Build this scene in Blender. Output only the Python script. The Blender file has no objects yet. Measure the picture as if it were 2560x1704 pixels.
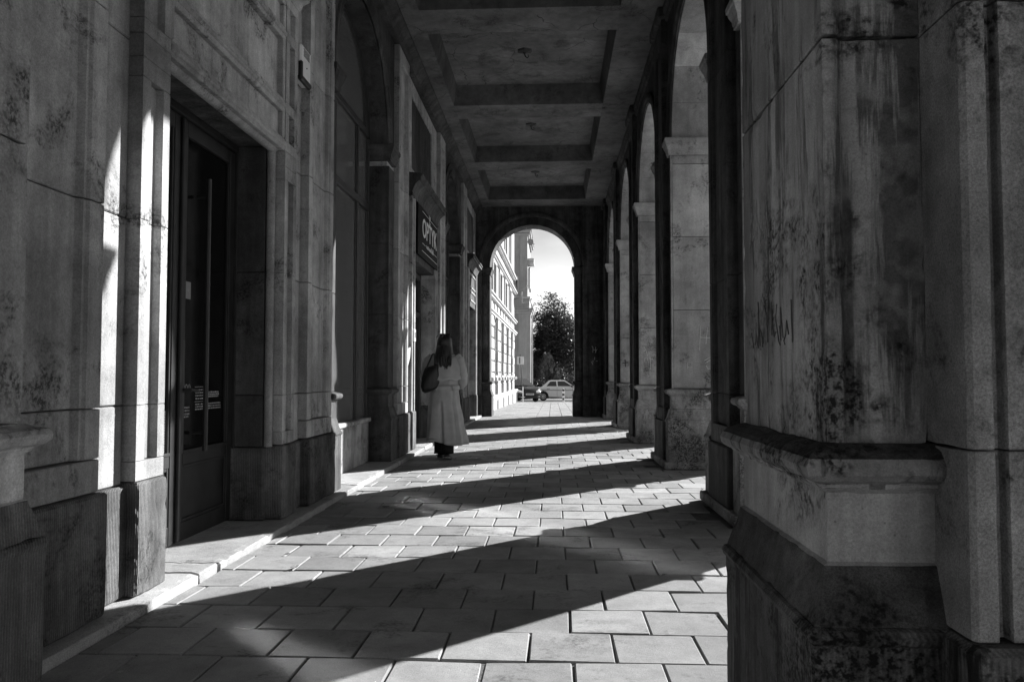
import bpy, bmesh, math, random
from math import sin, cos, pi, radians, atan2, hypot, sqrt
from mathutils import Vector, Matrix, Euler
sc = bpy.context.scene
R = random.Random(7)

# ------------------------------------------------------------------ camera
EYE = 1.123
cam = bpy.data.cameras.new('camera'); cam.sensor_width = 36.0; cam.lens = 28.0
cam.clip_start = 0.05; cam.clip_end = 3000
camo = bpy.data.objects.new('camera', cam); sc.collection.objects.link(camo)
camo.location = (0, 0, EYE)
camo.rotation_euler = (radians(90 + 2.47), 0, radians(2.933))
sc.camera = camo
# ------------------------------------------------------------------ sky, sun, exposure
SUN_AZ, SUN_EL = 44.0, 24.3            # azimuth to the right of +Y
SKY, SUN, EXPO = 0.06, 5.0, 1.42
w = bpy.data.worlds.new('World'); sc.world = w; w.use_nodes = True
wn, wl = w.node_tree.nodes, w.node_tree.links
bgn = wn['Background']; sky = wn.new('ShaderNodeTexSky'); sky.sky_type = 'NISHITA'
sky.sun_disc = False; sky.sun_elevation = radians(SUN_EL); sky.sun_rotation = radians(SUN_AZ)
sky.dust_density = 0.1; sky.air_density = 2.2
sep = wn.new('ShaderNodeSeparateColor'); bw = wn.new('ShaderNodeMix'); bw.data_type = 'FLOAT'; bw.inputs[0].default_value = .15
wl.new(sky.outputs[0], sep.inputs[0]); wl.new(sep.outputs[0], bw.inputs[2]); wl.new(sep.outputs[1], bw.inputs[3])   # black and white, warm filter
tc = wn.new('ShaderNodeTexCoord'); cm = wn.new('ShaderNodeMapping'); cm.inputs['Scale'].default_value = (1.5, 1.5, 5.0); wl.new(tc.outputs['Generated'], cm.inputs[0])
cn_ = wn.new('ShaderNodeTexNoise'); cn_.inputs['Scale'].default_value = 2.4; cn_.inputs['Detail'].default_value = 7; wl.new(cm.outputs[0], cn_.inputs['Vector'])
cr_ = wn.new('ShaderNodeMapRange'); cr_.inputs[1].default_value = .42; cr_.inputs[2].default_value = .66; cr_.inputs[3].default_value = .58; cr_.inputs[4].default_value = .86; wl.new(cn_.outputs[0], cr_.inputs[0])
mu_ = wn.new('ShaderNodeMath'); mu_.operation = 'MULTIPLY'; wl.new(bw.outputs[0], mu_.inputs[0]); wl.new(cr_.outputs[0], mu_.inputs[1])   # thin high cloud over the whole sky
wl.new(mu_.outputs[0], bgn.inputs[0]); bgn.inputs[1].default_value = SKY
sl = bpy.data.lights.new('sun', 'SUN'); sl.energy = SUN; sl.angle = radians(0.53); sl.color = (1, 1, 1)
so = bpy.data.objects.new('sun', sl); sc.collection.objects.link(so)
d = Vector((sin(radians(SUN_AZ)) * cos(radians(SUN_EL)), cos(radians(SUN_AZ)) * cos(radians(SUN_EL)), sin(radians(SUN_EL))))
so.rotation_euler = d.to_track_quat('Z', 'Y').to_euler(); so.location = (8, 8, 9)
sc.view_settings.view_transform = 'Standard'; sc.view_settings.look = 'None'
sc.view_settings.gamma = 1.0; sc.view_settings.exposure = EXPO
sc.render.engine = 'CYCLES'
cy = sc.cycles; cy.use_denoising = True; cy.max_bounces = 4; cy.diffuse_bounces = 1; cy.glossy_bounces = 2
cy.transmission_bounces = 4; cy.transparent_max_bounces = 8; cy.caustics_reflective = True; cy.caustics_refractive = False
cy.sample_clamp_indirect = 0.0; cy.blur_glossy = 0.0; cy.adaptive_threshold = .015
cy.use_guiding = True; cy.guiding_training_samples = 0; cy.use_surface_guiding = True; cy.surface_guiding_probability = .75   # sun thrown back off the shop glass

# ------------------------------------------------------------------ helpers
COL = sc.collection
class MB:
    """collects faces for one mesh"""
    def __init__(s): s.v = []; s.f = []; s.m = []
    def add(s, vs, fs, mi=0):
        b = len(s.v); s.v += [tuple(p) for p in vs]
        for q in fs: s.f.append(tuple(i + b for i in q)); s.m.append(mi)
        return s
    def box(s, x0, x1, y0, y1, z0, z1, mi=0):
        return s.add([(x0,y0,z0),(x1,y0,z0),(x1,y1,z0),(x0,y1,z0),(x0,y0,z1),(x1,y0,z1),(x1,y1,z1),(x0,y1,z1)],
                     [(3,2,1,0),(4,5,6,7),(0,1,5,4),(1,2,6,5),(2,3,7,6),(3,0,4,7)], mi)
    def cbox(s, x0, x1, y0, y1, z0, z1, c=.004, mi=0):
        """box with chamfered edges"""
        X, Y, Z = (x0, x1), (y0, y1), (z0, z1); vs = []; ix = {}
        for i in (0,1):
            for j in (0,1):
                for k in (0,1):
                    sx, sy, sz = (1-2*i)*c, (1-2*j)*c, (1-2*k)*c
                    for a in range(3):
                        p = [X[i]+sx, Y[j]+sy, Z[k]+sz]
                        p[a] = (X[i], Y[j], Z[k])[a]
                        ix[i,j,k,a] = len(vs); vs.append(p)
        fs = []
        def q(l):
            # orient outward from the box centre
            P = [Vector(vs[i]) for i in l]; n = (P[1]-P[0]).cross(P[2]-P[0]); ce = Vector(((x0+x1)/2,(y0+y1)/2,(z0+z1)/2))
            m = sum(P, Vector())/len(P); fs.append(tuple(l) if n.dot(m-ce) > 0 else tuple(reversed(l)))
        for a in range(3):
            b, g = (a+1)%3, (a+2)%3
            for e in (0,1):
                o = []
                for (u, v) in ((0,0),(1,0),(1,1),(0,1)):
                    t = [0,0,0]; t[a]=e; t[b]=u; t[g]=v; o.append(ix[t[0],t[1],t[2],a])
                q(o)
            for u in (0,1):
                for v in (0,1):
                    o = []
                    for e, fa in ((0,b),(1,b),(1,g),(0,g)):
                        t = [0,0,0]; t[a]=e; t[b]=u; t[g]=v; o.append(ix[t[0],t[1],t[2],fa])
                    q(o)
        for i in (0,1):
            for j in (0,1):
                for k in (0,1): q([ix[i,j,k,a] for a in range(3)])
        return s.add(vs, fs, mi)
    def prism(s, poly, z0, z1, c=0.0, mi=0):
        """plan polygon (counter-clockwise) raised from z0 to z1, top and bottom edges chamfered by c"""
        n = len(poly); 
        def inset(c):
            o = []
            for i in range(n):
                p0, p1, p2 = Vector(poly[i-1]), Vector(poly[i]), Vector(poly[(i+1)%n])
                a, b = (p1-p0).normalized(), (p2-p1).normalized()
                na, nb = Vector((-a.y, a.x)), Vector((-b.y, b.x))
                m = na + nb; k = c*2/max(m.length_squared, .5)
                o.append(p1 + m*k)
            return o
        if c > 0:
            I = inset(c); ls = [(I, z0), (poly, z0+c), (poly, z1-c), (I, z1)]
        else: ls = [(poly, z0), (poly, z1)]
        vs = [(p[0], p[1], z) for l, z in ls for p in l]; fs = []
        for k in range(len(ls)-1):
            for i in range(n): j=(i+1)%n; fs.append((k*n+i, k*n+j, (k+1)*n+j, (k+1)*n+i))
        fs.append(tuple(reversed(range(n)))); fs.append(tuple(range((len(ls)-1)*n, len(ls)*n)))
        return s.add(vs, fs, mi)
    def rings(s, x0, x1, y0, y1, prof, mi=0):
        """rectangular plan swept up a moulding profile [(offset, z), ...]"""
        vs = []; fs = []
        for o, z in prof: vs += [(x0-o,y0-o,z),(x1+o,y0-o,z),(x1+o,y1+o,z),(x0-o,y1+o,z)]
        for k in range(len(prof)-1):
            for i in range(4): j=(i+1)%4; fs.append((k*4+i,k*4+j,k*4+4+j,k*4+4+i))
        L = (len(prof)-1)*4
        fs += [(3,2,1,0),(L,L+1,L+2,L+3)]
        return s.add(vs, fs, mi)
    def sweep(s, prof, a, b, m, mi=0):
        """closed section prof [(u, v)] swept straight from a to b; m(t, u, v) gives the point"""
        n = len(prof); vs = [m(a,*p) for p in prof] + [m(b,*p) for p in prof]
        fs = [(i,(i+1)%n,n+(i+1)%n,n+i) for i in range(n)] + [tuple(reversed(range(n))), tuple(range(n,2*n))]
        return s.add(vs, fs, mi)
    def loft(s, loops, mi=0, cap=(True, True)):
        n = len(loops[0]); vs = [p for l in loops for p in l]; fs = []
        for k in range(len(loops)-1):
            for i in range(n): j=(i+1)%n; fs.append((k*n+i,k*n+j,(k+1)*n+j,(k+1)*n+i))
        if cap[0]: fs.append(tuple(reversed(range(n))))
        if cap[1]: fs.append(tuple(range((len(loops)-1)*n, len(loops)*n)))
        return s.add(vs, fs, mi)
    def tube(s, pts, r, n=8, mi=0):
        P = [Vector(p) for p in pts]; rs = r if isinstance(r, (list, tuple)) else [r]*len(P); loops = []
        for i, p in enumerate(P):
            t = (P[min(i+1,len(P)-1)]-P[max(i-1,0)]).normalized()
            u = t.cross(Vector((0,0,1))); u = Vector((1,0,0)) if u.length < .05 else u.normalized(); v = t.cross(u)
            loops.append([p + (u*cos(2*pi*k/n) + v*sin(2*pi*k/n))*rs[i] for k in range(n)])
        return s.loft(loops, mi)
    def ball(s, c, r, nu=12, nv=8, mi=0, m=None):
        rx, ry, rz = r if isinstance(r, (tuple, list)) else (r,)*3; loops = []
        for i in range(nv+1):
            a = -pi/2 + pi*(.02 + .96*i/nv)
            loops.append([(c[0]+rx*cos(a)*cos(2*pi*k/nu), c[1]+ry*cos(a)*sin(2*pi*k/nu), c[2]+rz*sin(a)) for k in range(nu)])
        if m: loops = [[m @ Vector(p) for p in l] for l in loops]
        return s.loft(loops, mi)
    def build(s, name, mat, parent=None, smooth=False, normals=True):
        me = bpy.data.meshes.new(name); me.from_pydata(s.v, [], s.f)
        mats = mat if isinstance(mat, (list, tuple)) else [mat]
        for m in mats: me.materials.append(m)
        if len(mats) > 1: me.polygons.foreach_set('material_index', s.m)
        if normals:
            bm = bmesh.new(); bm.from_mesh(me); bmesh.ops.recalc_face_normals(bm, faces=bm.faces); bm.to_mesh(me); bm.free()
        if smooth:
            me.polygons.foreach_set('use_smooth', [True]*len(me.polygons))
        me.update()
        o = bpy.data.objects.new(name, me); COL.objects.link(o)
        if parent is not None: o.parent = parent
        return o
def smooth_angle(o, deg=40):
    me = o.data; me.polygons.foreach_set('use_smooth', [True]*len(me.polygons))
    bm = bmesh.new(); bm.from_mesh(me); lim = radians(deg)
    for e in bm.edges:
        e.smooth = not (len(e.link_faces) == 2 and e.calc_face_angle(0) > lim)
    bm.to_mesh(me); bm.free(); return o
from mathutils import noise as mnoise
def weather(o, amp=.002, chip=.006, size=.045, zmax=1e9):
    """wear on a near stone: subdivide, roughen the faces a little and knock bits off the arrises"""
    me = o.data; bm = bmesh.new(); bm.from_mesh(me)
    for _ in range(6):
        es = [e for e in bm.edges if e.calc_length() > size]
        if not es or len(bm.verts) > 16000: break
        bmesh.ops.subdivide_edges(bm, edges=es, cuts=1, use_grid_fill=True)
    bm.normal_update(); mw = o.matrix_world
    off = Vector((o.location.x, o.location.y, o.location.z))
    if o.parent is not None: off += o.parent.location
    for v in bm.verts:
        n = v.normal; p = v.co + off
        if max(abs(n.x), abs(n.y), abs(n.z)) < .97:
            k = max(0, mnoise.noise(p*7)+.15)*.6 + max(0, mnoise.noise(p*23)-.15)*1.6; v.co -= n*chip*k
        else: v.co += n*amp*(mnoise.noise(p*5)+.5*mnoise.noise(p*19))
    bm.to_mesh(me); bm.free(); me.update(); return o
def tag(o, label=None, cat=None, group=None, kind=None):
    if label: o['label'] = label
    if cat: o['category'] = cat
    if group: o['group'] = group
    if kind: o['kind'] = kind
    return o
def empty(name, loc=(0,0,0), rz=0.0):
    o = bpy.data.objects.new(name, None); COL.objects.link(o); o.empty_display_size = .1
    o.location = loc; o.rotation_euler = (0, 0, rz); return o
def thing(name, label, cat, group=None, loc=(0,0,0), rz=0.0): return tag(empty(name, loc, rz), label, cat, group, 'thing')
def copy_tree(o, parent=None):
    c = o.copy(); COL.objects.link(c); c.parent = parent
    for ch in o.children: copy_tree(ch, c)
    return c
def one(name, mat, fn, parent=None):
    m = MB(); fn(m); return m.build(name, mat, parent)
def bx(name, mat, parent, x0, x1, y0, y1, z0, z1, c=.005):
    m = MB(); m.cbox(x0, x1, y0, y1, z0, z1, c) if c else m.box(x0, x1, y0, y1, z0, z1)
    return m.build(name, mat, parent)
def text_mesh(name, txt, size, mat, parent, M, extrude=.004, sx=1.0):
    cu = bpy.data.curves.new(name, 'FONT'); cu.body = txt; cu.size = size; cu.extrude = extrude
    cu.align_x = 'CENTER'; cu.align_y = 'CENTER'; cu.resolution_u = 3; cu.offset = size*.012
    t = bpy.data.objects.new('tmp', cu); COL.objects.link(t)
    me = bpy.data.meshes.new_from_object(t.evaluated_get(bpy.context.evaluated_depsgraph_get()))
    COL.objects.unlink(t); bpy.data.objects.remove(t)
    me.transform(Matrix.Diagonal((sx, 1, 1, 1))); me.transform(M)
    me.materials.clear(); me.materials.append(mat)
    o = bpy.data.objects.new(name, me); COL.objects.link(o); o.parent = parent; return o

# ------------------------------------------------------------------ materials
def nt(name):
    m = bpy.data.materials.new(name); m.use_nodes = True
    n, l = m.node_tree.nodes, m.node_tree.links
    return m, n, l, n['Principled BSDF']
def setb(b, col=None, rough=None, metal=None, spec=None):
    if col is not None: b.inputs['Base Color'].default_value = (col, col, col, 1)
    if rough is not None: b.inputs['Roughness'].default_value = rough
    if metal is not None: b.inputs['Metallic'].default_value = metal
    if spec is not None: b.inputs['Specular IOR Level'].default_value = spec
def plain(name, col, rough=.6, metal=0.0, spec=.5, var=.0, scale=12.0):
    m, n, l, b = nt(name); setb(b, col, rough, metal, spec)
    if var:
        g = n.new('ShaderNodeNewGeometry'); no = n.new('ShaderNodeTexNoise'); no.inputs['Scale'].default_value = scale; no.inputs['Detail'].default_value = 6
        l.new(g.outputs['Position'], no.inputs['Vector'])
        mr = n.new('ShaderNodeMapRange'); mr.inputs[1].default_value = .3; mr.inputs[2].default_value = .7
        mr.inputs[3].default_value = col*(1-var); mr.inputs[4].default_value = col*(1+var)
        l.new(no.outputs[0], mr.inputs[0]); l.new(mr.outputs[0], b.inputs['Base Color'])
        bp = n.new('ShaderNodeBump'); bp.inputs['Strength'].default_value = .15; bp.inputs['Distance'].default_value = .01
        l.new(no.outputs[0], bp.inputs['Height']); l.new(bp.outputs[0], b.inputs['Normal'])
    return m
def stone(name, base, var=.35, streak=.25, stain=.5, stain_at=.60, grain=.25, tool=0.0, crack=0.0, rough=.85, bump=.5, grain_scale=140.0, rnd=.18, gum=0.0, island=0.0, drip=0.0):
    """weathered cut stone: big tone drift, vertical wash marks, dark stains with ragged edges, grain and pits, optional comb tooling"""
    m, n, l, b = nt(name); setb(b, base, rough, 0, .25)
    g = n.new('ShaderNodeNewGeometry'); P = g.outputs['Position']
    oi = n.new('ShaderNodeObjectInfo')
    def noise(scale, detail=6, vec=None, rough_=.6, dist=0.0):
        t = n.new('ShaderNodeTexNoise'); t.inputs['Scale'].default_value = scale; t.inputs['Detail'].default_value = detail
        t.inputs['Roughness'].default_value = rough_; t.inputs['Distortion'].default_value = dist
        l.new(vec or P, t.inputs['Vector']); return t.outputs[0]
    def rng(sock, a, b_, c, d_, smooth=False):
        t = n.new('ShaderNodeMapRange'); t.clamp = True
        if smooth: t.interpolation_type = 'SMOOTHSTEP'
        for i, v in enumerate((a, b_, c, d_)): t.inputs[1+i].default_value = v
        l.new(sock, t.inputs[0]); return t.outputs[0]
    def math_(op, a, b_):
        t = n.new('ShaderNodeMath'); t.operation = op
        for i, v in enumerate((a, b_)):
            if isinstance(v, (int, float)): t.inputs[i].default_value = v
            else: l.new(v, t.inputs[i])
        return t.outputs[0]
    mp = n.new('ShaderNodeMapping'); mp.inputs['Scale'].default_value = (4.5, 4.5, .35); l.new(P, mp.inputs[0])
    big = noise(1.1, 3, rough_=.62); mid = noise(7.0, 3, rough_=.75); fine = noise(grain_scale, 3, rough_=.85)
    wash = noise(1.6, 3, mp.outputs[0], .65)
    v = rng(big, .3, .7, 1-var, 1+var*.8)
    v = math_('MULTIPLY', v, rng(mid, .3, .7, 1-var*.55, 1+var*.45))
    v = math_('MULTIPLY', v, rng(wash, .35, .68, 1-streak, 1+streak*.6))
    v = math_('MULTIPLY', v, rng(fine, .3, .7, 1-grain, 1+grain))
    if stain:
        sm = noise(2.3, 5, None, .76, .4); ms = rng(sm, stain_at-.03, stain_at+.07, 0, 1)
        f = math_('MULTIPLY', ms, rng(noise(55, 2, rough_=.7), .42, .6, .25, 1.0))
        v = math_('MULTIPLY', v, rng(f, 0, 1, 1, 1-stain))
    if gum:
        vg = n.new('ShaderNodeTexVoronoi'); vg.inputs['Scale'].default_value = 2.6; l.new(P, vg.inputs['Vector'])
        v = math_('MULTIPLY', v, rng(vg.outputs['Distance'], .030, .038, 1+gum, 1))
    # pits
    vo = n.new('ShaderNodeTexVoronoi'); vo.inputs['Scale'].default_value = 38; l.new(P, vo.inputs['Vector'])
    pit = rng(vo.outputs['Distance'], .06, .14, 1, 0)
    pit = math_('MULTIPLY', pit, rng(noise(9, 1), .55, .62, 0, 1))
    v = math_('MULTIPLY', v, rng(pit, 0, 1, 1, .55))
    if crack:
        vc = n.new('ShaderNodeTexVoronoi'); vc.feature = 'DISTANCE_TO_EDGE'; vc.inputs['Scale'].default_value = 1.3
        dn = n.new('ShaderNodeMixRGB'); dn.inputs[0].default_value = .12
        nc = n.new('ShaderNodeTexNoise'); nc.inputs['Scale'].default_value = 5; nc.inputs['Detail'].default_value = 8; l.new(P, nc.inputs['Vector'])
        l.new(P, dn.inputs[1]); l.new(nc.outputs[1], dn.inputs[2]); l.new(dn.outputs[0], vc.inputs['Vector'])
        ck = math_('MULTIPLY', rng(vc.outputs['Distance'], .002, .006, 1, 0), rng(noise(2.2, 3), .48, .56, 0, 1))
        v = math_('MULTIPLY', v, rng(ck, 0, 1, 1, 1-crack))
    if island: v = math_('MULTIPLY', v, rng(g.outputs['Random Per Island'], 0, 1, 1-island, 1+island))
    if drip:                                 # long ragged runs of black crust
        md = n.new('ShaderNodeMapping'); md.inputs['Scale'].default_value = (13, 13, 1.1); l.new(P, md.inputs[0])
        dr_ = rng(noise(1.0, 5, md.outputs[0], .72), .52, .60, 0, 1)
        v = math_('MULTIPLY', v, rng(math_('MULTIPLY', dr_, rng(mid, .35, .5, .3, 1)), 0, 1, 1, 1-drip))
    v = math_('MULTIPLY', v, rng(oi.outputs['Random'], 0, 1, 1-rnd, 1+rnd))
    col = math_('MULTIPLY', v, base)
    l.new(col, b.inputs['Base Color'])
    h = math_('ADD', math_('MULTIPLY', fine, .35), math_('MULTIPLY', mid, .9))
    if crack: h = math_('SUBTRACT', h, ck)
    if tool:
        sp = n.new('ShaderNodeSeparateXYZ'); l.new(P, sp.inputs[0])
        t = math_('SINE', math_('MULTIPLY', math_('ADD', math_('ADD', sp.outputs[0], sp.outputs[1]), math_('MULTIPLY', mid, .012)), 480.0), 0)
        h = math_('ADD', h, math_('MULTIPLY', t, tool))
        l.new(math_('MULTIPLY', col, rng(t, -1, 1, .8, 1.12)), b.inputs['Base Color'])
    bp = n.new('ShaderNodeBump'); bp.inputs['Strength'].default_value = bump; bp.inputs['Distance'].default_value = .010
    l.new(h, bp.inputs['Height']); l.new(bp.outputs[0], b.inputs['Normal'])
    return m
def glassy(name, col, rough=.04, spec=.6, wob=.0, ior=1.5):
    m, n, l, b = nt(name); setb(b, col, rough, 0, spec); b.inputs['IOR'].default_value = ior
    g = n.new('ShaderNodeNewGeometry'); no = n.new('ShaderNodeTexNoise'); no.inputs['Scale'].default_value = 2.2; no.inputs['Detail'].default_value = 3
    l.new(g.outputs['Position'], no.inputs['Vector'])
    mr = n.new('ShaderNodeMapRange'); mr.inputs[3].default_value = rough*.8; mr.inputs[4].default_value = rough*1.25
    l.new(no.outputs[0], mr.inputs[0]); l.new(mr.outputs[0], b.inputs['Roughness'])
    if wob:
        bp = n.new('ShaderNodeBump'); bp.inputs['Strength'].default_value = wob; bp.inputs['Distance'].default_value = .02
        l.new(no.outputs[0], bp.inputs['Height']); l.new(bp.outputs[0], b.inputs['Normal'])
    return m
def leafmat(name, col, tr=.35, var=.45):
    m = bpy.data.materials.new(name); m.use_nodes = True; n, l = m.node_tree.nodes, m.node_tree.links
    b = n['Principled BSDF']; setb(b, col, .45, 0, .4); out = n['Material Output']
    g = n.new('ShaderNodeNewGeometry'); mr = n.new('ShaderNodeMapRange')
    mr.inputs[3].default_value = col*(1-var); mr.inputs[4].default_value = col*(1+var)
    l.new(g.outputs['Random Per Island'], mr.inputs[0]); l.new(mr.outputs[0], b.inputs['Base Color'])
    t = n.new('ShaderNodeBsdfTranslucent'); l.new(mr.outputs[0], t.inputs[0]); mx = n.new('ShaderNodeMixShader'); mx.inputs[0].default_value = tr
    l.new(b.outputs[0], mx.inputs[1]); l.new(t.outputs[0], mx.inputs[2]); l.new(mx.outputs[0], out.inputs[0]); return m
M = {}
M['wall'] = stone('wall_stone', .40, .42, .26, .82, .575, grain=.30, grain_scale=120)
M['wallp'] = stone('wall_plinth_stone', .14, .5, .40, .8, .54, grain=.36, grain_scale=120, tool=.45)
M['darkst'] = stone('dark_reveal_stone', .075, .5, .40, .7, .56, grain=.36)  # darker stone for reveals, window arches and door hoods
M['soot_shade'] = stone('shaded_sooty_stone', .070, .55, .5, .7, .54, grain=.36)  # corridor-side shade put into the base tone, sooty streaks over it
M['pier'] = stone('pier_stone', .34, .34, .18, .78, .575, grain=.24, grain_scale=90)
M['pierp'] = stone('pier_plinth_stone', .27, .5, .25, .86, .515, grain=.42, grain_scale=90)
M['near'] = stone('near_pier_stone', .29, .40, .42, .94, .535, grain=.30, grain_scale=200, drip=.7)
M['clean'] = stone('near_pier_clean_stone', .33, .35, .28, .85, .565, grain=.28, grain_scale=200)
M['moss'] = stone('mossy_stone', .085, .8, .5, .93, .49, grain=.55, grain_scale=200, bump=.8)
M['gran'] = stone('rough_pier_stone', .24, .5, .25, .92, .53, grain=.50, grain_scale=200, bump=.8)
M['nearp'] = stone('near_plinth_stone', .11, .6, .6, .95, .50, grain=.45, grain_scale=200, tool=.12, drip=.9)
M['granite'] = stone('granite_step', .38, .26, .05, .55, .60, grain=.38, grain_scale=170, bump=.6)
M['slab'] = stone('paving_slab', .30, .26, .0, .55, .575, grain=.26, grain_scale=200, bump=.4, rnd=.24, gum=.35, island=.14)
M['joint'] = stone('joint_sand', .13, .3, .0, .5, .5, grain=.5)
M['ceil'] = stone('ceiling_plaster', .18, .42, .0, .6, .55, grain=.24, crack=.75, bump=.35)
M['ceil_shade'] = stone('coffer_side_shade', .12, .45, .0, .5, .55, grain=.10)  # coffer shade put into the colour, darker than the soffit plaster
M['asph'] = stone('asphalt', .09, .2, .0, .3, .62, grain=.5)
M['ground'] = stone('ground_paving', .26, .2, .0, .3, .62, grain=.3)
M['render'] = stone('pale_render', .46, .16, .14, .3, .62, grain=.08, bump=.2)
M['render2'] = stone('grey_render', .40, .12, .12, .2, .66, grain=.05, bump=.2)
M['trim'] = plain('pale_trim', .50, .8, var=.12, scale=3)
M['door'] = plain('painted_wood_door', .022, .5, spec=.3, var=.35, scale=9)
M['frame'] = plain('dark_frame', .035, .4, var=.3, scale=20)
M['glass'] = glassy('dark_glass', .008, .11, .5, .0, 2.9)
M['glassg'] = glassy('grey_film_glass', .14, .115, .5, .0, 2.7)
M['glassd'] = glassy('black_glass', .006, .08, .4)
M['wglass'] = glassy('house_glass', .05, .06, .8)
M['metal'] = plain('steel', .16, .40, 1.0, var=.2, scale=60)
M['black'] = plain('black_plastic', .015, .45, var=.2)
M['white'] = plain('white_plastic', .85, .4, var=.05)
M['plate'] = plain('grey_plate', .22, .3, var=.1)
M['print'] = plain('white_print', .75, .6); M['print2'] = plain('worn_white_print', .30, .6, var=.3, scale=80)
M['sign'] = plain('black_sign_board', .006, .7, spec=.1, var=.2)
M['chalk'] = plain('scratch_marks', .55, .9, var=.3, scale=40)
M['ink'] = plain('dark_paint_marks', .03, .8, var=.3, scale=40)
M['wood'] = plain('stacked_paper', .55, .8, var=.15, scale=30)
M['curtain'] = plain('pale_blind', .55, .9, var=.1)

# ================================================================== the setting
Y_FAR = 21.7; SLOPE = .014
def gz(y):
    if y < 22: return 0.0
    if y < 42: return -SLOPE*(y-22)
    if y < 60: return -.28 - .10 - .017*(y-42)
    return -.686
m = MB(); ys = [-60, -10, 0, 10, 22, 30, 41.9, 42.0, 50, 60, 90, 200, 800]
zs = [(-.06 if y < 22 else gz(y)-.06) if y < 41.95 else gz(y)-.03 for y in ys]
vs = []
for y, z in zip(ys, zs): vs += [(-500, y, z), (500, y, z)]
m.add(vs, [(2*i, 2*i+1, 2*i+3, 2*i+2) for i in range(len(ys)-1)])
tag(m.build('ground', M['ground']), kind='structure')
m = MB(); ry = [42.12, 46, 50, 55, 60]
vs = []
for y in ry: vs += [(-60, y, gz(y)-.01), (60, y, gz(y)-.01)]
m.add(vs, [(2*i, 2*i+1, 2*i+3, 2*i+2) for i in range(len(ry)-1)])
tag(m.build('road', M['asph']), kind='structure')

# ---- paving slabs, 35 cm, running bond
pav = bpy.data.objects.new('pavement', None); COL.objects.link(pav)
m = MB(); m.box(-1.92, 2.6, -4, Y_FAR, -.05, -.011); m.build('joint_bed', M['joint'], pav)
tag(pav, kind='structure')
S = .35; CUR = -1.93
def row_slabs(k):
    y0 = 3.186 + S*k; off = -.10 if k % 2 == 0 else .075
    out = []; n0 = math.floor((CUR-off)/S)
    x = off + n0*S
    while x < 2.55:
        a, b = max(x, CUR), min(x+S, 2.55)
        if b-a > .04: out.append((a, b, y0, y0+S))
        x += S
    return out
slab_me = {}
def slab_mesh(wd, var):
    key = (round(wd, 3), var)
    if key not in slab_me:
        q = MB(); g = .0035; q.cbox(-wd/2+g, wd/2-g, -S/2+g, S/2-g, -.04, 0, .005)
        r = random.Random(var*17+3)
        for _ in range(r.choice((0, 1, 1, 2))):            # a knocked corner or two
            sx, sy, cut = r.choice((-1, 1)), r.choice((-1, 1)), r.uniform(.002, .006)
            q.v = [((x-sx*cut*r.uniform(.4, 1), y-sy*cut*r.uniform(.4, 1), z-.004) if x*sx > wd/2-.02 and y*sy > S/2-.02 and z > -.01 else (x, y, z)) for x, y, z in q.v]
        me = bpy.data.meshes.new('slab'); me.from_pydata(q.v, [], q.f); me.materials.append(M['slab']); slab_me[key] = me
    return slab_me[key]
rest = MB(); count = 0
for k in range(-14, 53):
    for (a, b, y0, y1) in row_slabs(k):
        shown = 2.4 < y0 < 12.6 and a < 1.30
        if k > -3 and b > 1.34 and any(abs((y0+y1)/2-c) < .5 for c in (6.65, 10.3, 13.95, 17.6)): continue
        if shown and count < 300:
            o = bpy.data.objects.new('paving_slab', slab_mesh(b-a, R.randint(0, 7))); COL.objects.link(o); o.parent = pav
            o.location = ((a+b)/2, (y0+y1)/2, R.uniform(-.003, .003))
            o.rotation_euler = (R.uniform(-.004, .004), R.uniform(-.004, .004), R.uniform(-.004, .004)); count += 1
        else:
            g = .0035; dz = R.uniform(-.002, .002)
            rest.box(a+g, b-g, y0+g, y1-g, -.04, dz)
tag(rest.build('paving_slabs_far', M['slab'], pav, normals=False), kind='stuff')
# sloping forecourt past the far arch, slabs laid in a straight grid
q = MB(); x = -2.2
while x < 6:
    y = 21.75
    while y < 41.8:
        z0 = gz(y+.17); g = .007
        q.box(x+g, x+S-g, y+g, y+S-g, z0-.03, z0+R.uniform(-.002, .002)); y += S
    x += S
fore = q.build('forecourt', M['slab'], normals=False); tag(fore, kind='structure')
q = MB(); vs = []
for y in (21.7, 41.85): vs += [(-2.4, y, gz(y)-.012), (6.2, y, gz(y)-.012)]
q.add(vs, [(0,1,3,2)]); q.build('joint_bed', M['joint'], fore)
kb = bpy.data.objects.new('kerb', None); COL.objects.link(kb); tag(kb, kind='structure')
x = -9.0
while x < 9:
    bx('kerb_stone', M['granite'], kb, x+.004, x+.996, 41.85, 42.03, -.6, -.272, .012); x += 1.0

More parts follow.
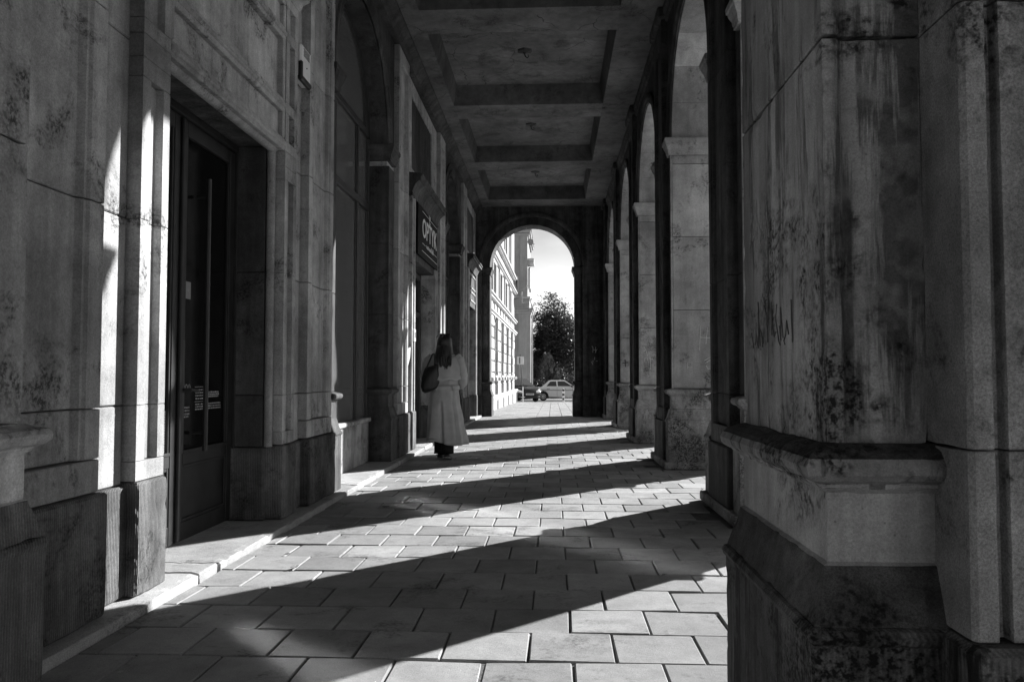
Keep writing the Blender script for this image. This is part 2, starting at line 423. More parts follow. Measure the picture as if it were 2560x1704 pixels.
# ================================================================== left shop wall
XL, XS, XP = -2.04, -2.11, -2.005     # pilaster face, wall field, plinth face
ZST = .045
CRS = [.60, .975, 1.90, 2.80, 3.69, 4.62, 5.56]
step = thing('granite_step', 'long pale granite step running along the foot of the left shop wall', 'step')
yj = [1.0, 2.4, 4.32, 4.56, 7.85, 10.1, 12.0, 14.2, 16.6, 19.0, 21.68]
for a, b in zip(yj, yj[1:]):
    _o = bx('step_stone', M['granite'], step, -2.62, CUR+R.uniform(-.006, .006), a+.003, b-.003, -.03, ZST+R.uniform(-.003, .002), .010)
    if b < 12.5: weather(_o, .0015, .014, .06)
def courses(fn, parent, mat, name='stone', zs=CRS):
    for a, b in zip(zs, zs[1:]):
        q = MB(); fn(q, a+.0026, b-.0026); q.build(name, mat, parent)
def pilaster(y0, y1, label):
    t = thing('wall_pilaster', label, 'pilaster', 'panelled pilasters along the shop wall', (XL, (y0+y1)/2, ZST))
    H = (y1-y0)/2
    q = MB(); q.cbox(-.45, XP-XL, -H-.02, H+.03, 0, .60-ZST-.002, .012); weather(q.build('plinth', M['wallp'], t), .002, .010, .05)
    pe, dp = H-.11, .04
    def plan(q, a, b):
        q.prism([(-.45,-H),(0,-H),(0,-pe),(-.012,-pe+.012),(-.012,-pe+.03),(-dp,-pe+.05),(-dp,pe-.05),(-.012,pe-.03),(-.012,pe-.012),(0,pe),(0,H),(-.45,H)], a-ZST, b-ZST, .005)
    def solid(q, a, b): q.prism([(-.45,-H),(0,-H),(0,H),(-.45,H)], a-ZST, b-ZST, .005)
    courses(solid, t, M['wall'], 'stone', [.60, .75]); courses(plan, t, M['wall'], 'stone', [.75, .975]+CRS[2:-1]+[5.36]); courses(solid, t, M['wall'], 'stone', [5.36, 5.56])
    return t
pilaster(2.75, 3.50, 'panelled stone pilaster between the nearest left pier and the lit door jamb')
pilaster(6.53, 7.27, 'panelled stone pilaster beside the white alarm box')
pilaster(10.40, 11.15, 'panelled stone pilaster just before the optician doorway')
pilaster(14.30, 15.00, 'panelled stone pilaster just past the black optician sign')
pilaster(18.10, 18.85, 'panelled stone pilaster before the last doorway by the far arch')
PR = [(2.0,2.75)]
def field(parent, y0, y1, z0, z1, mat='wall', x=XS, back=-2.62, name='stone', zs=None):
    zz = [z0]+[z for z in CRS if z0+.05 < z < z1-.05]+[z1]
    for a, b in zip(zz, zz[1:]): bx(name, M[mat], parent, back, x, y0, y1, a+.0026, b-.0026, .006)

# ---- bay 1: the doorway
pt = thing('stone_portal', 'tall panelled stone doorway with deep reveal, lit along its near jamb', 'doorway')
for (a, b) in ((3.503, 3.817), (6.203, 6.527)):
    bx('plinth', M['wallp'], pt, -2.62, XS+.03, a, b, ZST, .585, .012); field(pt, a, b, .587, 5.56)
def jamb(ya, yb, pa, pb):
    weather(bx('plinth', M['wallp'], pt, -2.46, XL+.022, ya-.012, yb+.012, ZST, .60, .012), .002, .010, .05)
    def plan(q, a, b):
        q.prism([(-2.46,ya),(XL,ya),(XL,pa),(XL-.035,pa+.012),(XL-.035,pb-.012),(XL,pb),(XL,yb),(-2.46,yb)], a, b, .003)
    def solid(q, a, b): q.prism([(-2.46,ya),(XL,ya),(XL,yb),(-2.46,yb)], a, b, .003)
    z = .602
    for z0, z1, f in ((.602,.70,solid),(.70,.975,plan),(.975,1.90,plan),(1.90,2.62,plan),(2.62,2.72,solid),(2.72,2.84,solid),(2.84,2.92,solid),(2.92,3.14,plan),(3.14,3.22,solid),(3.22,3.70,plan),(3.70,3.78,solid),(3.78,3.97,plan),(3.97,4.05,solid)):
        q = MB(); f(q, z0+.001, z1-.001); q.build('stone', M['wall'], pt)
jamb(3.82, 4.10, 3.90, 4.03); jamb(5.93, 6.20, 6.00, 6.13)
# inner reveal with roll moulding
for ya, yb, yr in ((4.103, 4.15, 4.125), (5.875, 5.927, 5.90)):
    bx('plinth', M['wallp'], pt, -2.46, -2.15, ya-.02, yb+.0, ZST, .585, .01)
    for a, b in ((.587,.975),(.975,1.9),(1.9,2.86)): bx('reveal_stone', M['darkst'], pt, -2.46, -2.17, ya, yb, a+.0026, b-.0026, .003)
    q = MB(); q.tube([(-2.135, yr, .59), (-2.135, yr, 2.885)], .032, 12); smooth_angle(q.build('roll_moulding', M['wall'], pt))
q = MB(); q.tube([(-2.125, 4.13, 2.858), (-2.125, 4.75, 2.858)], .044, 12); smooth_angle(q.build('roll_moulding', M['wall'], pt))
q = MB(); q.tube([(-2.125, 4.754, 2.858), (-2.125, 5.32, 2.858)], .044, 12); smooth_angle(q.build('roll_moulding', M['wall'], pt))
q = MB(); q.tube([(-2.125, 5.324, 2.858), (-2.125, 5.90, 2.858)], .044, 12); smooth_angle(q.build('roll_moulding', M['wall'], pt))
bx('reveal_stone', M['soot_shade'], pt, -2.46, -2.17, 4.103, 5.927, 2.862, 2.918, .003)
for a, b in ((4.103, 4.70), (4.703, 5.30), (5.303, 5.927)):       # lintel: three stones a row
    bx('lintel_stone', M['wall'], pt, -2.62, XL-.042, a, b, 2.921, 3.218, .003)
    bx('frieze_stone', M['wall'], pt, -2.62, XL-.055, a, b, 3.221, 3.738, .003)
    bx('lintel_stone', M['wall'], pt, -2.62, XL-.042, a, b, 3.741, 4.048, .003)
for z0, z1 in ((2.84, 2.93), (3.13, 3.23), (3.69, 3.785), (3.965, 4.05)):
    bx('moulding', M['wall'], pt, XL-.07, XL-.002, 4.103, 5.927, z0, z1, .008)
    bx('moulding', M['wall'], pt, XL-.07, XL+.010, 4.103, 5.927, (z0+z1)/2-.018, (z0+z1)/2+.018, .008)
for a in (4.10, 5.88): bx('moulding', M['wall'], pt, XL-.07, XL-.004, a+.006, a+.045, 2.935, 3.96, .008)
q = MB()
prof = [(-2.62,4.052),(XL,4.052),(XL+.02,4.07),(XL+.03,4.10),(XL+.085,4.125),(XL+.085,4.165),(XL+.11,4.18),(XL+.11,4.205),(-2.1,4.225),(-2.62,4.225)]
q.sweep(prof, 3.78, 6.22, lambda t,u,v:(u,t,v)); q.build('cornice', M['wall'], pt)
for a, b in ((3.82, 5.0), (5.003, 6.20)): field(pt, a, b, 4.23, 5.56)
# door leaves
XD = -2.40
def leaf(y0, y1, z0, z1, panel_z, t, gm='glass'):
    d_ = empty('tmp'); d_.name = 'door_leaf'; d_.parent = t
    st = .085
    for a, b in ((y0, y0+st), (y1-st, y1)): bx('stile', M['door'], d_, XD-.05, XD, a+.002, b-.002, z0, z1, .004)
    for a, b in ((z0, z0+.12), (panel_z-.08, panel_z), (z1-.1, z1)): bx('rail', M['door'], d_, XD-.05, XD-.001, y0+st, y1-st, a, b, .004)
    bx('kick_panel', M['door'], d_, XD-.045, XD-.018, y0+st, y1-st, z0+.12, panel_z-.08, 0)
    q = MB(); q.box(XD-.032, XD-.024, y0+st-.005, y1-st+.005, panel_z, z1-.1); q.build('glass_pane', M[gm], d_)
    for a in (y0+st, y1-st-.018): bx('bead', M['door'], d_, XD-.024, XD-.006, a, a+.018, panel_z, z1-.1, .003)
    bx('bead', M['door'], d_, XD-.024, XD+.004, y0+st, y1-st, panel_z-.004, panel_z+.018, .003)
    for a, b, c_, e in ((y0+st, y0+st+.02, z0+.12, panel_z-.08), (y1-st-.02, y1-st, z0+.12, panel_z-.08)): bx('bead', M['door'], d_, XD-.018, XD-.006, a, b, c_, e, .003)
    for a in (z0+.12, panel_z-.10): bx('bead', M['door'], d_, XD-.018, XD-.006, y0+st+.02, y1-st-.02, a, a+.02, .003)
    return d_
dl = leaf(4.17, 4.985, ZST+.01, 2.80, .62, pt); dr = leaf(4.995, 5.86, ZST+.01, 2.80, .62, pt, 'glassd')
for a, b in ((4.15, 4.17), (5.86, 5.875)): bx('door_frame', M['door'], pt, XD-.1, XD+.02, a, b, ZST, 2.86, .003)
bx('door_frame', M['door'], pt, XD-.1, XD+.02, 4.17, 5.86, 2.805, 2.86, .004)
bx('astragal', M['door'], dr, XD+.001, XD+.022, 4.975, 5.02, ZST+.02, 2.79, .006)
# handles
def handle(y, z0, z1, t, mat, r=.016, x=XD+.06):
    q = MB(); q.tube([(x, y, z0), (x, y, z1)], r, 10)
    for z in (z0+.12, z1-.12): q.tube([(XD-.01, y, z), (x, y, z)], r*.7, 8)
    return smooth_angle(q.build('handle', mat, t))
handle(5.24, .62, 2.45, dr, M['black'], .017, XD+.075)
q = MB(); q.cbox(XD, XD+.012, 5.03, 5.065, .62, 1.35, .004); q.tube([(XD+.01,5.048,1.03),(XD+.06,5.048,1.03),(XD+.06,5.16,1.02)], .011, 8); q.build('lock_plate', M['black'], dr)
# stickers on the glass
q = MB(); q.cbox(XD-.0235, XD-.021, 5.10, 5.20, 1.63, 1.745, .001); st_ = q.build('push_plate', M['plate'], dr)
q = MB()
for i in range(3): q.box(XD-.0205, XD-.0195, 5.125+i*.016, 5.135+i*.016, 1.68, 1.695)
q.build('lettering', M['print2'], dr)
def lines(y0, y1, zs, hgt, seed):
    r = random.Random(seed); q = MB()
    for z in zs:
        y = y0
        while y < y1-.01:
            ww = r.uniform(.008, .03); q.box(XD-.0235, XD-.0225, y, min(y+ww, y1), z, z+hgt*r.uniform(.8, 1)); y += ww+r.uniform(.004, .01)
    return q
q = lines(5.30, 5.46, (1.02, 1.0, .98, .96), .010, 3)
for (a, b, c_, e) in ((5.29,5.475,1.042,1.046),(5.29,5.475,.943,.947),(5.471,5.475,.943,1.046)): q.box(XD-.0235, XD-.0225, a, b, c_, e)
q.build('lettering', M['print2'], dr)
lines(5.50, 5.68, (1.0, .985, .97), .012, 4).build('lettering', M['print2'], dr)
lines(5.30, 5.72, (.922, .905, .888), .010, 5).build('lettering', M['print2'], dr)
lines(5.085, 5.21, (.905, .885, .862, .845), .012, 6).build('lettering', M['print2'], dr)
q = MB()
for i in range(3):
    c_ = 5.12+i*.04; pts = [(XD-.022, c_+.016*cos(a), 1.035+.028*sin(a)) for a in [pi*k/8 for k in range(9)]]; q.tube(pts, .003, 5)
q.build('emblem', M['print2'], dr)
# papers stacked inside behind the near leaf: on a ledge
pp = thing('paper_stack', 'pale stack of papers behind the glass of the near door leaf', 'paper')
q = MB(); r_ = random.Random(4)
for i in range(16):
    a = r_.uniform(-.012, .012); q.cbox(-2.423, -2.4225+.001, 4.74+a*.5, 4.895+a*.3, .64+i*.0165, .654+i*.0165, .0004)
q.build('sheet_pile', M['wood'], pp)
# alarm box
ab = thing('alarm_box', 'white alarm siren box with black lens high on the wall beside the doorway', 'alarm box', loc=(XS, 6.37, 3.67))
q = MB(); q.cbox(0, .085, -.125, .125, -.145, .145, .014); q.build('housing', M['white'], ab)
q = MB()
for i in range(6): q.box(.0855, .0875, -.07, .08, .055+i*.012, .060+i*.012)
q.build('sounder_slot', M['frame'], ab)
q = MB(); q.cbox(.05, .094, -.132, .13, -.158, -.112, .012); q.cbox(.058, .0935, -.133, -.100, -.157, .0, .010); q.build('strobe_lens', M['black'], ab)
q = MB(); q.tube([(.085,.01,-.02),(.09,.01,-.02)], .006, 8); q.build('screw', M['black'], ab)

# ---- arch helper: wall in the (s, z) plane with a round-headed opening; mp(s, t, z) -> point
def arch_wall(q, mp, s0, s1, cs, r, zs, zt, t0, t1, n=28):
    P = [(cs-r*cos(pi*i/n), zs+r*sin(pi*i/n)) for i in range(n+1)]
    S_ = [(s0, zs)] + P + [(s1, zs)]
    for i in range(len(S_)-1):
        (a, za), (b, zb) = S_[i], S_[i+1]
        q.add([mp(a,t0,za), mp(b,t0,zb), mp(b,t0,zt), mp(a,t0,zt), mp(a,t1,za), mp(b,t1,zb), mp(b,t1,zt), mp(a,t1,zt)],
              [(0,1,2,3),(7,6,5,4),(0,4,5,1),(3,2,6,7)])
    for a in (s0, s1): q.add([mp(a,t0,zs),mp(a,t1,zs),mp(a,t1,zt),mp(a,t0,zt)], [(0,1,2,3)])
def arch_ring(mp, cs, zs, r0, r1, t0, t1, n, mat, parent, name='voussoir', sub=4, gap=.0015, prof=None):
    for k in range(n):
        q = MB(); a0, a1 = pi*k/n, pi*(k+1)/n
        g = gap/r0; L = []
        for i in range(sub+1):
            a = a0+g+(a1-a0-2*g)*i/sub; c_, s_ = cos(a), sin(a)
            sec = prof or [(r0,t0),(r1,t0),(r1,t1),(r0,t1)]
            L.append([mp(cs-r*c_, t, zs+r*s_) for r, t in sec])
        q.loft(L); q.build(name, mat, parent)
PED = [(.055,0),(.055,.555),(.062,.562),(.066,.575),(.06,.59),(.052,.595),(.018,.715),(.008,.722),(.008,.868),(.022,.878),(.028,.89),(.05,.898),(.064,.912),(.067,.93),(.06,.948),(.035,.957),(.004,.966)]
IMP = [(.004,3.795),(.02,3.80),(.02,3.825),(.026,3.83),(.032,3.87),(.052,3.91),(.056,3.925),(.056,3.935),(.068,3.945),(.072,3.985),(.066,4.0),(.004,4.005)]
ARCHP = [(0,0),(.03,.0),(.03,.012),(.055,.03),(.085,.03),(.095,.045),(.13,.045),(.15,.02),(.15,-.03)]
def pedestal(x0, x1, y0, y1, mat, parent, zb=0.0):
    q = MB(); q.rings(x0, x1, y0, y1, [(o, max(z, zb)) for o, z in PED]); o = q.build('pedestal', mat, parent); return o
def impost(x0, x1, y0, y1, mat, parent, dz=0.0, cut=0.0):
    q = MB(); q.rings(x0, x1, y0, y1, [(o, z+dz) for o, z in IMP]); return q.build('impost', mat, parent)

# ---- window bays
def window_bay(y0, y1, cy_, r, label, wlabel, full=True):
    t = thing('arched_shopfront', label, 'shop window', 'arched shop windows in the left wall')
    mp = lambda s,tt,z: (tt, s, z)
    ZS = 4.02
    q = MB(); arch_wall(q, mp, y0+.003, y1-.003, cy_, r+.02, ZS, 5.56, -2.60, XS); q.build('arch_spandrel', M['darkst'], t)
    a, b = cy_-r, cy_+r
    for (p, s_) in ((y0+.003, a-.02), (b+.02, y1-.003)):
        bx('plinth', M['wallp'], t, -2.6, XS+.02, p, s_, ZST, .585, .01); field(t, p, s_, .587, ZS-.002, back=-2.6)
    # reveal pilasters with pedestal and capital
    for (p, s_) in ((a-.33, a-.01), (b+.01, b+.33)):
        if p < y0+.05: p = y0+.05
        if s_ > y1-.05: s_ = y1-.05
        pedestal(-2.34, XS+.03, p, s_, M['darkst'], t, ZST+.001)
        for z0, z1 in ((.967,1.9),(1.9,2.8),(2.8,3.795)): bx('stone', M['darkst'], t, -2.34, XS+.03, p, s_, z0+.001, z1-.001, .006)
        impost(-2.34, XS+.03, p, s_, M['darkst'], t, .06)
    arch_ring(mp, cy_, ZS+.05, r, r+.15, XS-.2, XS+.02, 11, M['darkst'], t, prof=[(r+u, XS+v*.9) for u, v in ARCHP]+[(r,XS-.22)])
    arch_ring(mp, cy_, ZS+.05, r+.155, r+.27, XS-.02, XS+.022, 11, M['darkst'], t)
    # window
    xg = -2.36
    q = MB(); q.cbox(-2.6, xg+.05, a, b, ZST, .545, .006); q.build('stall_riser', M['wall'], t)
    bx('sill', M['wall'], t, -2.6, xg+.085, a, b, .547, .60, .012)
    fr = empty('window_frame'); fr.parent = t
    mu = a + (b-a)*.755
    for ya in (a+.002, a+(b-a)*.245-.03, mu, b-.05): bx('mullion', M['frame'], fr, xg-.03, xg+.03, ya, ya+.048, .60, 4.13, .006)
    for z in (3.20, 4.13): bx('transom', M['frame'], fr, xg-.03, xg+.036, a+.002, b-.002, z, z+.09, .008)
    cells = [(a+.05, a+(b-a)*.245-.03), (a+(b-a)*.245+.018, mu), (mu+.048, b-.05)]
    for p, s_ in cells:
        for z0, z1 in ((.60, 3.20), (3.29, 4.13)):
            q = MB(); q.box(xg-.012, xg-.004, p, s_, z0, z1); q.build('glass_pane', M['glassg'], fr)
            for yy in (p, s_-.02): bx('bead', M['frame'], fr, xg-.004, xg+.012, yy, yy+.02, z0, z1, .003)
    # lunette pane
    n = 24; q = MB(); ring = [(cy_-r*cos(pi*i/n), 4.22+(r-.17)*sin(pi*i/n)) for i in range(n+1)]
    q.add([(xg-.004, p, z) for p, z in ring]+[(xg-.012, p, z) for p, z in ring], [tuple(range(n+1)), tuple(reversed(range(n+1, 2*n+2)))]+[(i,i+1,n+2+i,n+1+i) for i in range(n)])
    q.build('lunette_pane', M['glassg'], fr)
    arch_ring(mp, cy_, 4.22, r-.22, r-.0, xg-.02, xg+.03, 1, M['frame'], fr, 'arch_frame', sub=24)
    if full:
        rb = one('room_back', M['frame'], lambda q: q.box(-3.4, -3.38, a-.2, b+.2, 0, 5.6), t)
    return t
wb = window_bay(7.27, 10.40, 8.74, 1.22, 'tall arched shop window with pale grey panes, partly sunlit at its foot', '')
wb2 = window_bay(15.00, 18.10, 16.55, 1.19, 'narrow-looking arched window bay just past the optician doorway', '')

# ---- hooded doorways (optician and the last one)
def hood_door(y0, y1, label, sign):
    t = thing('hooded_portal', label, 'doorway')
    ja, jb = y0+.30, y1-.30            # jamb outer edges
    da, db = ja+.27, jb-.25            # door opening
    for p, s_ in ((y0+.003, ja-.003), (jb+.003, y1-.003)):
        bx('plinth', M['wallp'], t, -2.6, XS+.02, p, s_, ZST, .585, .01); field(t, p, s_, .587, 5.56, back=-2.6)
    for p, s_ in ((ja, da), (db, jb)):
        bx('plinth', M['wallp'], t, -2.5, XL+.02, p-.012, s_+.012, ZST, .60, .012)
        for a, b in ((.602,.975),(.975,1.9),(1.9,2.8),(2.8,3.75)):
            q = MB(); pa, pb = p+.06, s_-.06
            q.prism([(-2.5,p),(XL,p),(XL,pa),(XL-.02,pa+.012),(XL-.02,pb-.012),(XL,pb),(XL,s_),(-2.5,s_)], a+.001, b-.001, .003); q.build('stone', M['wall'], t)
    bx('lintel', M['darkst'], t, -2.5, XL-.03, da+.002, db-.002, 2.86, 3.75, .006)
    q = MB()
    prof = [(-2.6,3.752),(XL+.0,3.752),(XL+.01,3.78),(XL+.0,3.80),(XL+.02,3.86),(XL+.05,3.92),(XL+.10,3.965),(XL+.125,3.97),(XL+.125,4.02),(XL+.15,4.035),(XL+.15,4.065),(-2.1,4.09),(-2.6,4.09)]
    q.sweep(prof, ja-.04, jb+.04, lambda tt,u,v:(u,tt,v)); q.build('hood_cornice', M['darkst'], t)
    # wall above, with a recessed panel
    bx('stone', M['darkst'], t, -2.6, XS-.03, ja, jb, 4.092, 5.56, .003)
    for a, b, c_, e in ((ja, ja+.28, 4.092, 5.558), (jb-.28, jb, 4.092, 5.558)): bx('panel_frame', M['wall'], t, XS-.03, XS, a, b, c_, e, .006)
    for c_, e in ((4.092, 4.24), (5.34, 5.558)): bx('panel_frame', M['wall'], t, XS-.03, XS-.001, ja+.28, jb-.28, c_, e, .006)
    # door: frame, transom, leaf
    xd = -2.34; d_ = empty('door'); d_.parent = t
    for a, b in ((da+.002, da+.09), (db-.09, db-.002)): bx('door_frame', M['frame'], d_, xd-.05, xd+.05, a, b, ZST, 2.86, .006)
    for z in (2.10, 2.76): bx('door_frame', M['frame'], d_, xd-.05, xd+.045, da+.09, db-.09, z, z+.09, .006)
    q = MB(); q.box(xd-.01, xd, da+.09, db-.09, 2.19, 2.76); q.build('transom_pane', M['glass'], d_)
    mid = (da+db)/2
    for a, b in ((da+.09, mid-.002), (mid+.002, db-.09)):
        for p, s_ in ((a, a+.09), (b-.09, b)): bx('stile', M['door'], d_, xd-.04, xd+.01, p, s_, ZST+.01, 2.10, .005)
        for p, s_ in ((ZST+.01, .20), (.72, .82), (2.0, 2.10)): bx('rail', M['door'], d_, xd-.04, xd+.009, a+.09, b-.09, p, s_, .005)
        bx('kick_panel', M['door'], d_, xd-.03, xd-.01, a+.09, b-.09, .20, .72, .004)
        q = MB(); q.box(xd-.02, xd-.012, a+.09, b-.09, .82, 2.0); q.build('glass_pane', M['glass'], d_)
    q = MB(); q.tube([(xd+.06, mid-.06, .8), (xd+.06, mid-.06, 1.3)], .012, 8)
    for z in (.88, 1.22): q.tube([(xd, mid-.06, z), (xd+.06, mid-.06, z)], .009, 8)
    q.build('handle', M['metal'], d_)
    if not sign:
        for z0, z1 in ((3.0, 3.25), (3.32, 3.68)):
            for a, b, c_, e in ((da+.1, db-.1, z0, z0+.04), (da+.1, db-.1, z1-.04, z1)): bx('panel_frame', M['wall'], t, XL-.03, XL-.008, a, b, c_, e, .004)
            for a, b in ((da+.1, da+.14), (db-.14, db-.1)): bx('panel_frame', M['wall'], t, XL-.03, XL-.009, a, b, z0+.04, z1-.04, .004)
    return t, da, db
od, oda, odb = hood_door(11.15, 14.30, 'stone doorway with a projecting hood under the black optician sign', True)
hood_door(18.85, 21.68, 'last stone doorway on the left wall, right beside the far arch', False)
# the sign
sg = thing('shop_sign', 'black sign board lettered OPTYK in white above the doorway', 'sign', loc=(XL-.02, 12.86, 3.38))
q = MB(); q.cbox(-.0, .035, -1.02, 1.02, -.42, .36, .006); q.build('board', M['sign'], sg)
TM = Matrix.Translation((.036, .12, .04)) @ Matrix(((0,0,1,0),(1,0,0,0),(0,1,0,0),(0,0,0,1)))
text_mesh('lettering', 'OPTYK', .42, M['print'], sg, TM, .003, 1.12)
q = MB()
for z, a, b in ((.30,-.62,.0),(.30,.22,.92),(-.20,-.62,-.30),(-.20,.58,.92),(-.32,-.66,.94)): q.box(.0355, .037, a, b, z-.004, z+.004)
q.build('rule_line', M['print'], sg)
q = MB(); r_ = random.Random(11); y = -.24
while y < .50:                                        # small script line: strokes only, too small to read
    hh = r_.uniform(.035, .06) if r_.random() < .8 else .085
    q.tube([(.037, y, -.225), (.037, y+.012, -.225+hh), (.037, y+.026, -.218)], .004, 4); y += .034 if r_.random() < .9 else .075
q.build('small_lettering', M['print'], sg)
q = MB(); c_ = (.037, .10, .29)
for a0, a1, rr in ((.2, 2.9, .055), (3.3, 6.1, .055)): q.tube([(.037, .10+rr*cos(a0+(a1-a0)*k/10), .27+rr*1.25*sin(a0+(a1-a0)*k/10)) for k in range(11)], .005, 5)
for s_ in (-1, 1): q.tube([(.037, .10+s_*.05, .31), (.037, .10+s_*.062, .36)], .005, 5); q.tube([(.037,.10+s_*.02+.014*cos(a),.295+.016*sin(a)) for a in [k*pi/4 for k in range(9)]], .004, 5)
q.tube([(.037,.04,.20),(.037,.16,.20)], .005, 5)
q.build('emblem', M['print'], sg)
# little bracket on the lit jamb and the folded leaflet stuck by the optician door
br = thing('bell_plate', 'small white intercom plate on the lit jamb of the optician doorway', 'intercom')
q = MB(); q.cbox(XL, XL+.02, 11.52, 11.66, 1.62, 1.80, .004); q.build('plate', M['white'], br)
q = MB(); q.box(XL+.0205, XL+.022, 11.555, 11.63, 1.67, 1.76); q.build('speaker_slot', M['black'], br)
lf = thing('paper_leaflet', 'crumpled pale leaflet stuck to the pilaster before the optician doorway', 'leaflet')
q = MB(); pts = [(0,0),(.10,.03),(.08,-.12),(.05,-.26),(-.02,-.30),(.0,-.12)]
q.add([(XS+.02+R.uniform(0,.05), 11.30+a, 1.50+b) for a, b in pts]+[(XS+.016, 11.30+a, 1.50+b) for a, b in pts], [(0,1,2,5),(5,2,3,4),(9,8,11),(6,11,8,7),(11,10,9),(11,10,9,8)][:2])
lfo = q.build('sheet', M['print'], lf); sm_ = lfo.modifiers.new('thick', 'SOLIDIFY'); sm_.thickness = .002

# ---- top cornice over the left wall
cn = thing('wall_cornice', 'long stone cornice where the left shop wall meets the ceiling', 'cornice')
prof = [(-2.62,5.563),(XL+.0,5.563),(XL+.0,5.60),(XL+.03,5.615),(XL+.045,5.66),(XL+.10,5.70),(XL+.12,5.71),(XL+.12,5.749),(-2.62,5.749)]
q = MB(); q.sweep(prof, 2.78, 21.68, lambda t,u,v:(u,t,v)); q.build('moulding', M['darkst'], cn)

# ================================================================== ceiling
cl = bpy.data.objects.new('ceiling', None); COL.objects.link(cl); tag(cl, kind='structure')
ZC, ZT = 5.75, 6.09
q = MB(); q.box(-2.62, 2.24, 1.6, 22.7, ZT, 6.6); q.build('coffer_bed', M['ceil'], cl)
def beamY(xa, xb, sl_a, sl_b):
    q = MB(); q.sweep([(xa,ZC),(xb,ZC),(xb+sl_b,ZT-.001),(xa-sl_a,ZT-.001)], 2.6, 21.72, lambda t,u,v:(u,t,v)); q.m = [0 if i == 0 else 1 for i in range(len(q.f))]; q.build('edge_beam', [M['ceil'], M['ceil_shade']], cl)
beamY(-2.60, -1.69, 0, .06); beamY(.865, 1.62, .06, 0)
for a, b in ((2.6, 3.25), (6.22, 6.92), (9.86, 10.56), (13.46, 14.15), (17.10, 17.77), (20.82, 21.71)):
    q = MB(); q.sweep([(a,ZC+.003),(b,ZC+.003),(b+.06,ZT-.001),(a-.06,ZT-.001)], -1.75, .92, lambda t,u,v:(t,u,v)); q.m = [0 if i == 0 else 1 for i in range(len(q.f))]; q.build('rib', [M['ceil'], M['ceil_shade']], cl)
for y in (8.4, 12.0, 15.6, 19.3):
    q = MB(); x = -.42
    q.loft([[(x+r*cos(2*pi*k/12)*(1+.15*(k%2)), y+r*sin(2*pi*k/12)*(1+.15*(k%2)), z) for k in range(12)] for r, z in ((.11,ZT),(.09,ZT-.02),(.03,ZT-.035),(.012,ZT-.05))])
    q.tube([(x,y,ZT-.05),(x+.01,y,ZT-.09),(x+.04,y,ZT-.115),(x+.065,y,ZT-.09),(x+.05,y,ZT-.065)], .010, 6)
    q.build('lamp_hook', M['black'], cl)

# ================================================================== right arcade: piers and arches
XR, XB, XO = 1.37, 1.45, 2.24
PC = [6.65, 10.30, 13.95, 17.60]
ZI = 4.0; HP = .62
CRP = [.966, 1.91, 2.80, 3.69]
def graffiti(strokes, mat, parent, mp, r=.004):
    q = MB()
    for s_ in strokes: q.tube([mp(*p) for p in s_], r, 5)
    return q.build('graffiti', mat, parent)
def pier(yc, label, lo=True, hi=True):
    t = thing('arcade_pier', label, 'pier', 'square stone piers of the arcade', (XB, yc, 0))
    o = lambda x: x-XB
    a, b = (-HP if lo else -.55), (HP if hi else .55)
    # base course
    bx('base_course', M['pierp'], t, o(1.325), o(XO)+.06, a-.08 if lo else a, b+.08 if hi else b, 0, .09, .014)
    # core
    zz = [.09,.57,.975,1.91,2.80,3.69,4.62,5.75]
    for z0, z1 in zip(zz, zz[1:]): bx('core_stone', M['soot_shade'] , t, 0, o(XO)-.03, a+.07, b-.07, z0+.0026, z1-.0026, .004)
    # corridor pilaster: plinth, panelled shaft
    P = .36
    bx('plinth', M['soot_shade'], t, o(1.345), .02, -P-.02, P+.02, .09, .565, .012)
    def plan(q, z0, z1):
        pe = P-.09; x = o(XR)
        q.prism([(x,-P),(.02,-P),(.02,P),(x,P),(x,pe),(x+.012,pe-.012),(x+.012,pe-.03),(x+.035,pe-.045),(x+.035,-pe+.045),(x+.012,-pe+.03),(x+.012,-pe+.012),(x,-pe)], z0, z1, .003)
    bx('pilaster_stone', M['soot_shade'], t, o(XR), .02, -P, P, .567, .72, .004)
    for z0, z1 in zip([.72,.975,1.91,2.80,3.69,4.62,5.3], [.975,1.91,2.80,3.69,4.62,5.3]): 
        q = MB(); plan(q, z0+.0026, z1-.0026); q.build('pilaster_stone', M['soot_shade'], t)
    bx('pilaster_stone', M['soot_shade'], t, o(XR), .02, -P, P, 5.302, 5.60, .004)
    bx('pilaster_cap', M['soot_shade'], t, o(XR)-.05, .02, -P-.05, P+.05, 5.602, 5.748, .02)
    # reveal pilasters
    for ok, s_ in ((lo, -1), (hi, 1)):
        if not ok: continue
        y0, y1 = (-HP, -.50) if s_ < 0 else (.50, HP)
        pedestal(o(1.43), o(XO)-.06, y0, y1, M['pierp'], t, .0901)
        for z0, z1 in zip(CRP+[3.795-1e9], CRP[1:]+[3.795]):
            if z1 <= z0: continue
            bx('reveal_stone', M['pier'], t, o(1.455), o(XO)-.06, y0, y1, z0+.0026, z1-.0026, .004)
        for z0, z1 in ((.966,3.795),):     # edge bead
            q = MB(); yy = y0+.014 if s_ < 0 else y1-.014
            q.tube([(o(1.442), yy, z0), (o(1.442), yy, z1)], .013, 10); smooth_angle(q.build('edge_bead', M['pier'], t))
        impost(o(1.43), o(XO)-.06, y0, y1, M['pier'], t)
    return t
p1 = pier(PC[0], 'dark corridor-faced pier nearest the big foreground pier')
p2 = pier(PC[1], 'pier with the large worn patch, second free pier from the camera')
p3 = pier(PC[2], 'pier with white scratched letters, third free pier from the camera')
p4 = pier(PC[3], 'last free pier of the arcade, marked with a small dark cross')
pier(21.2, 'engaged half pier standing against the far arch wall', True, False)
pier(3.03, 'engaged half pier behind the big foreground pier', False, True)
mpa = lambda s,t,z: (t, s, z)
edges = [3.03]+PC+[21.2]
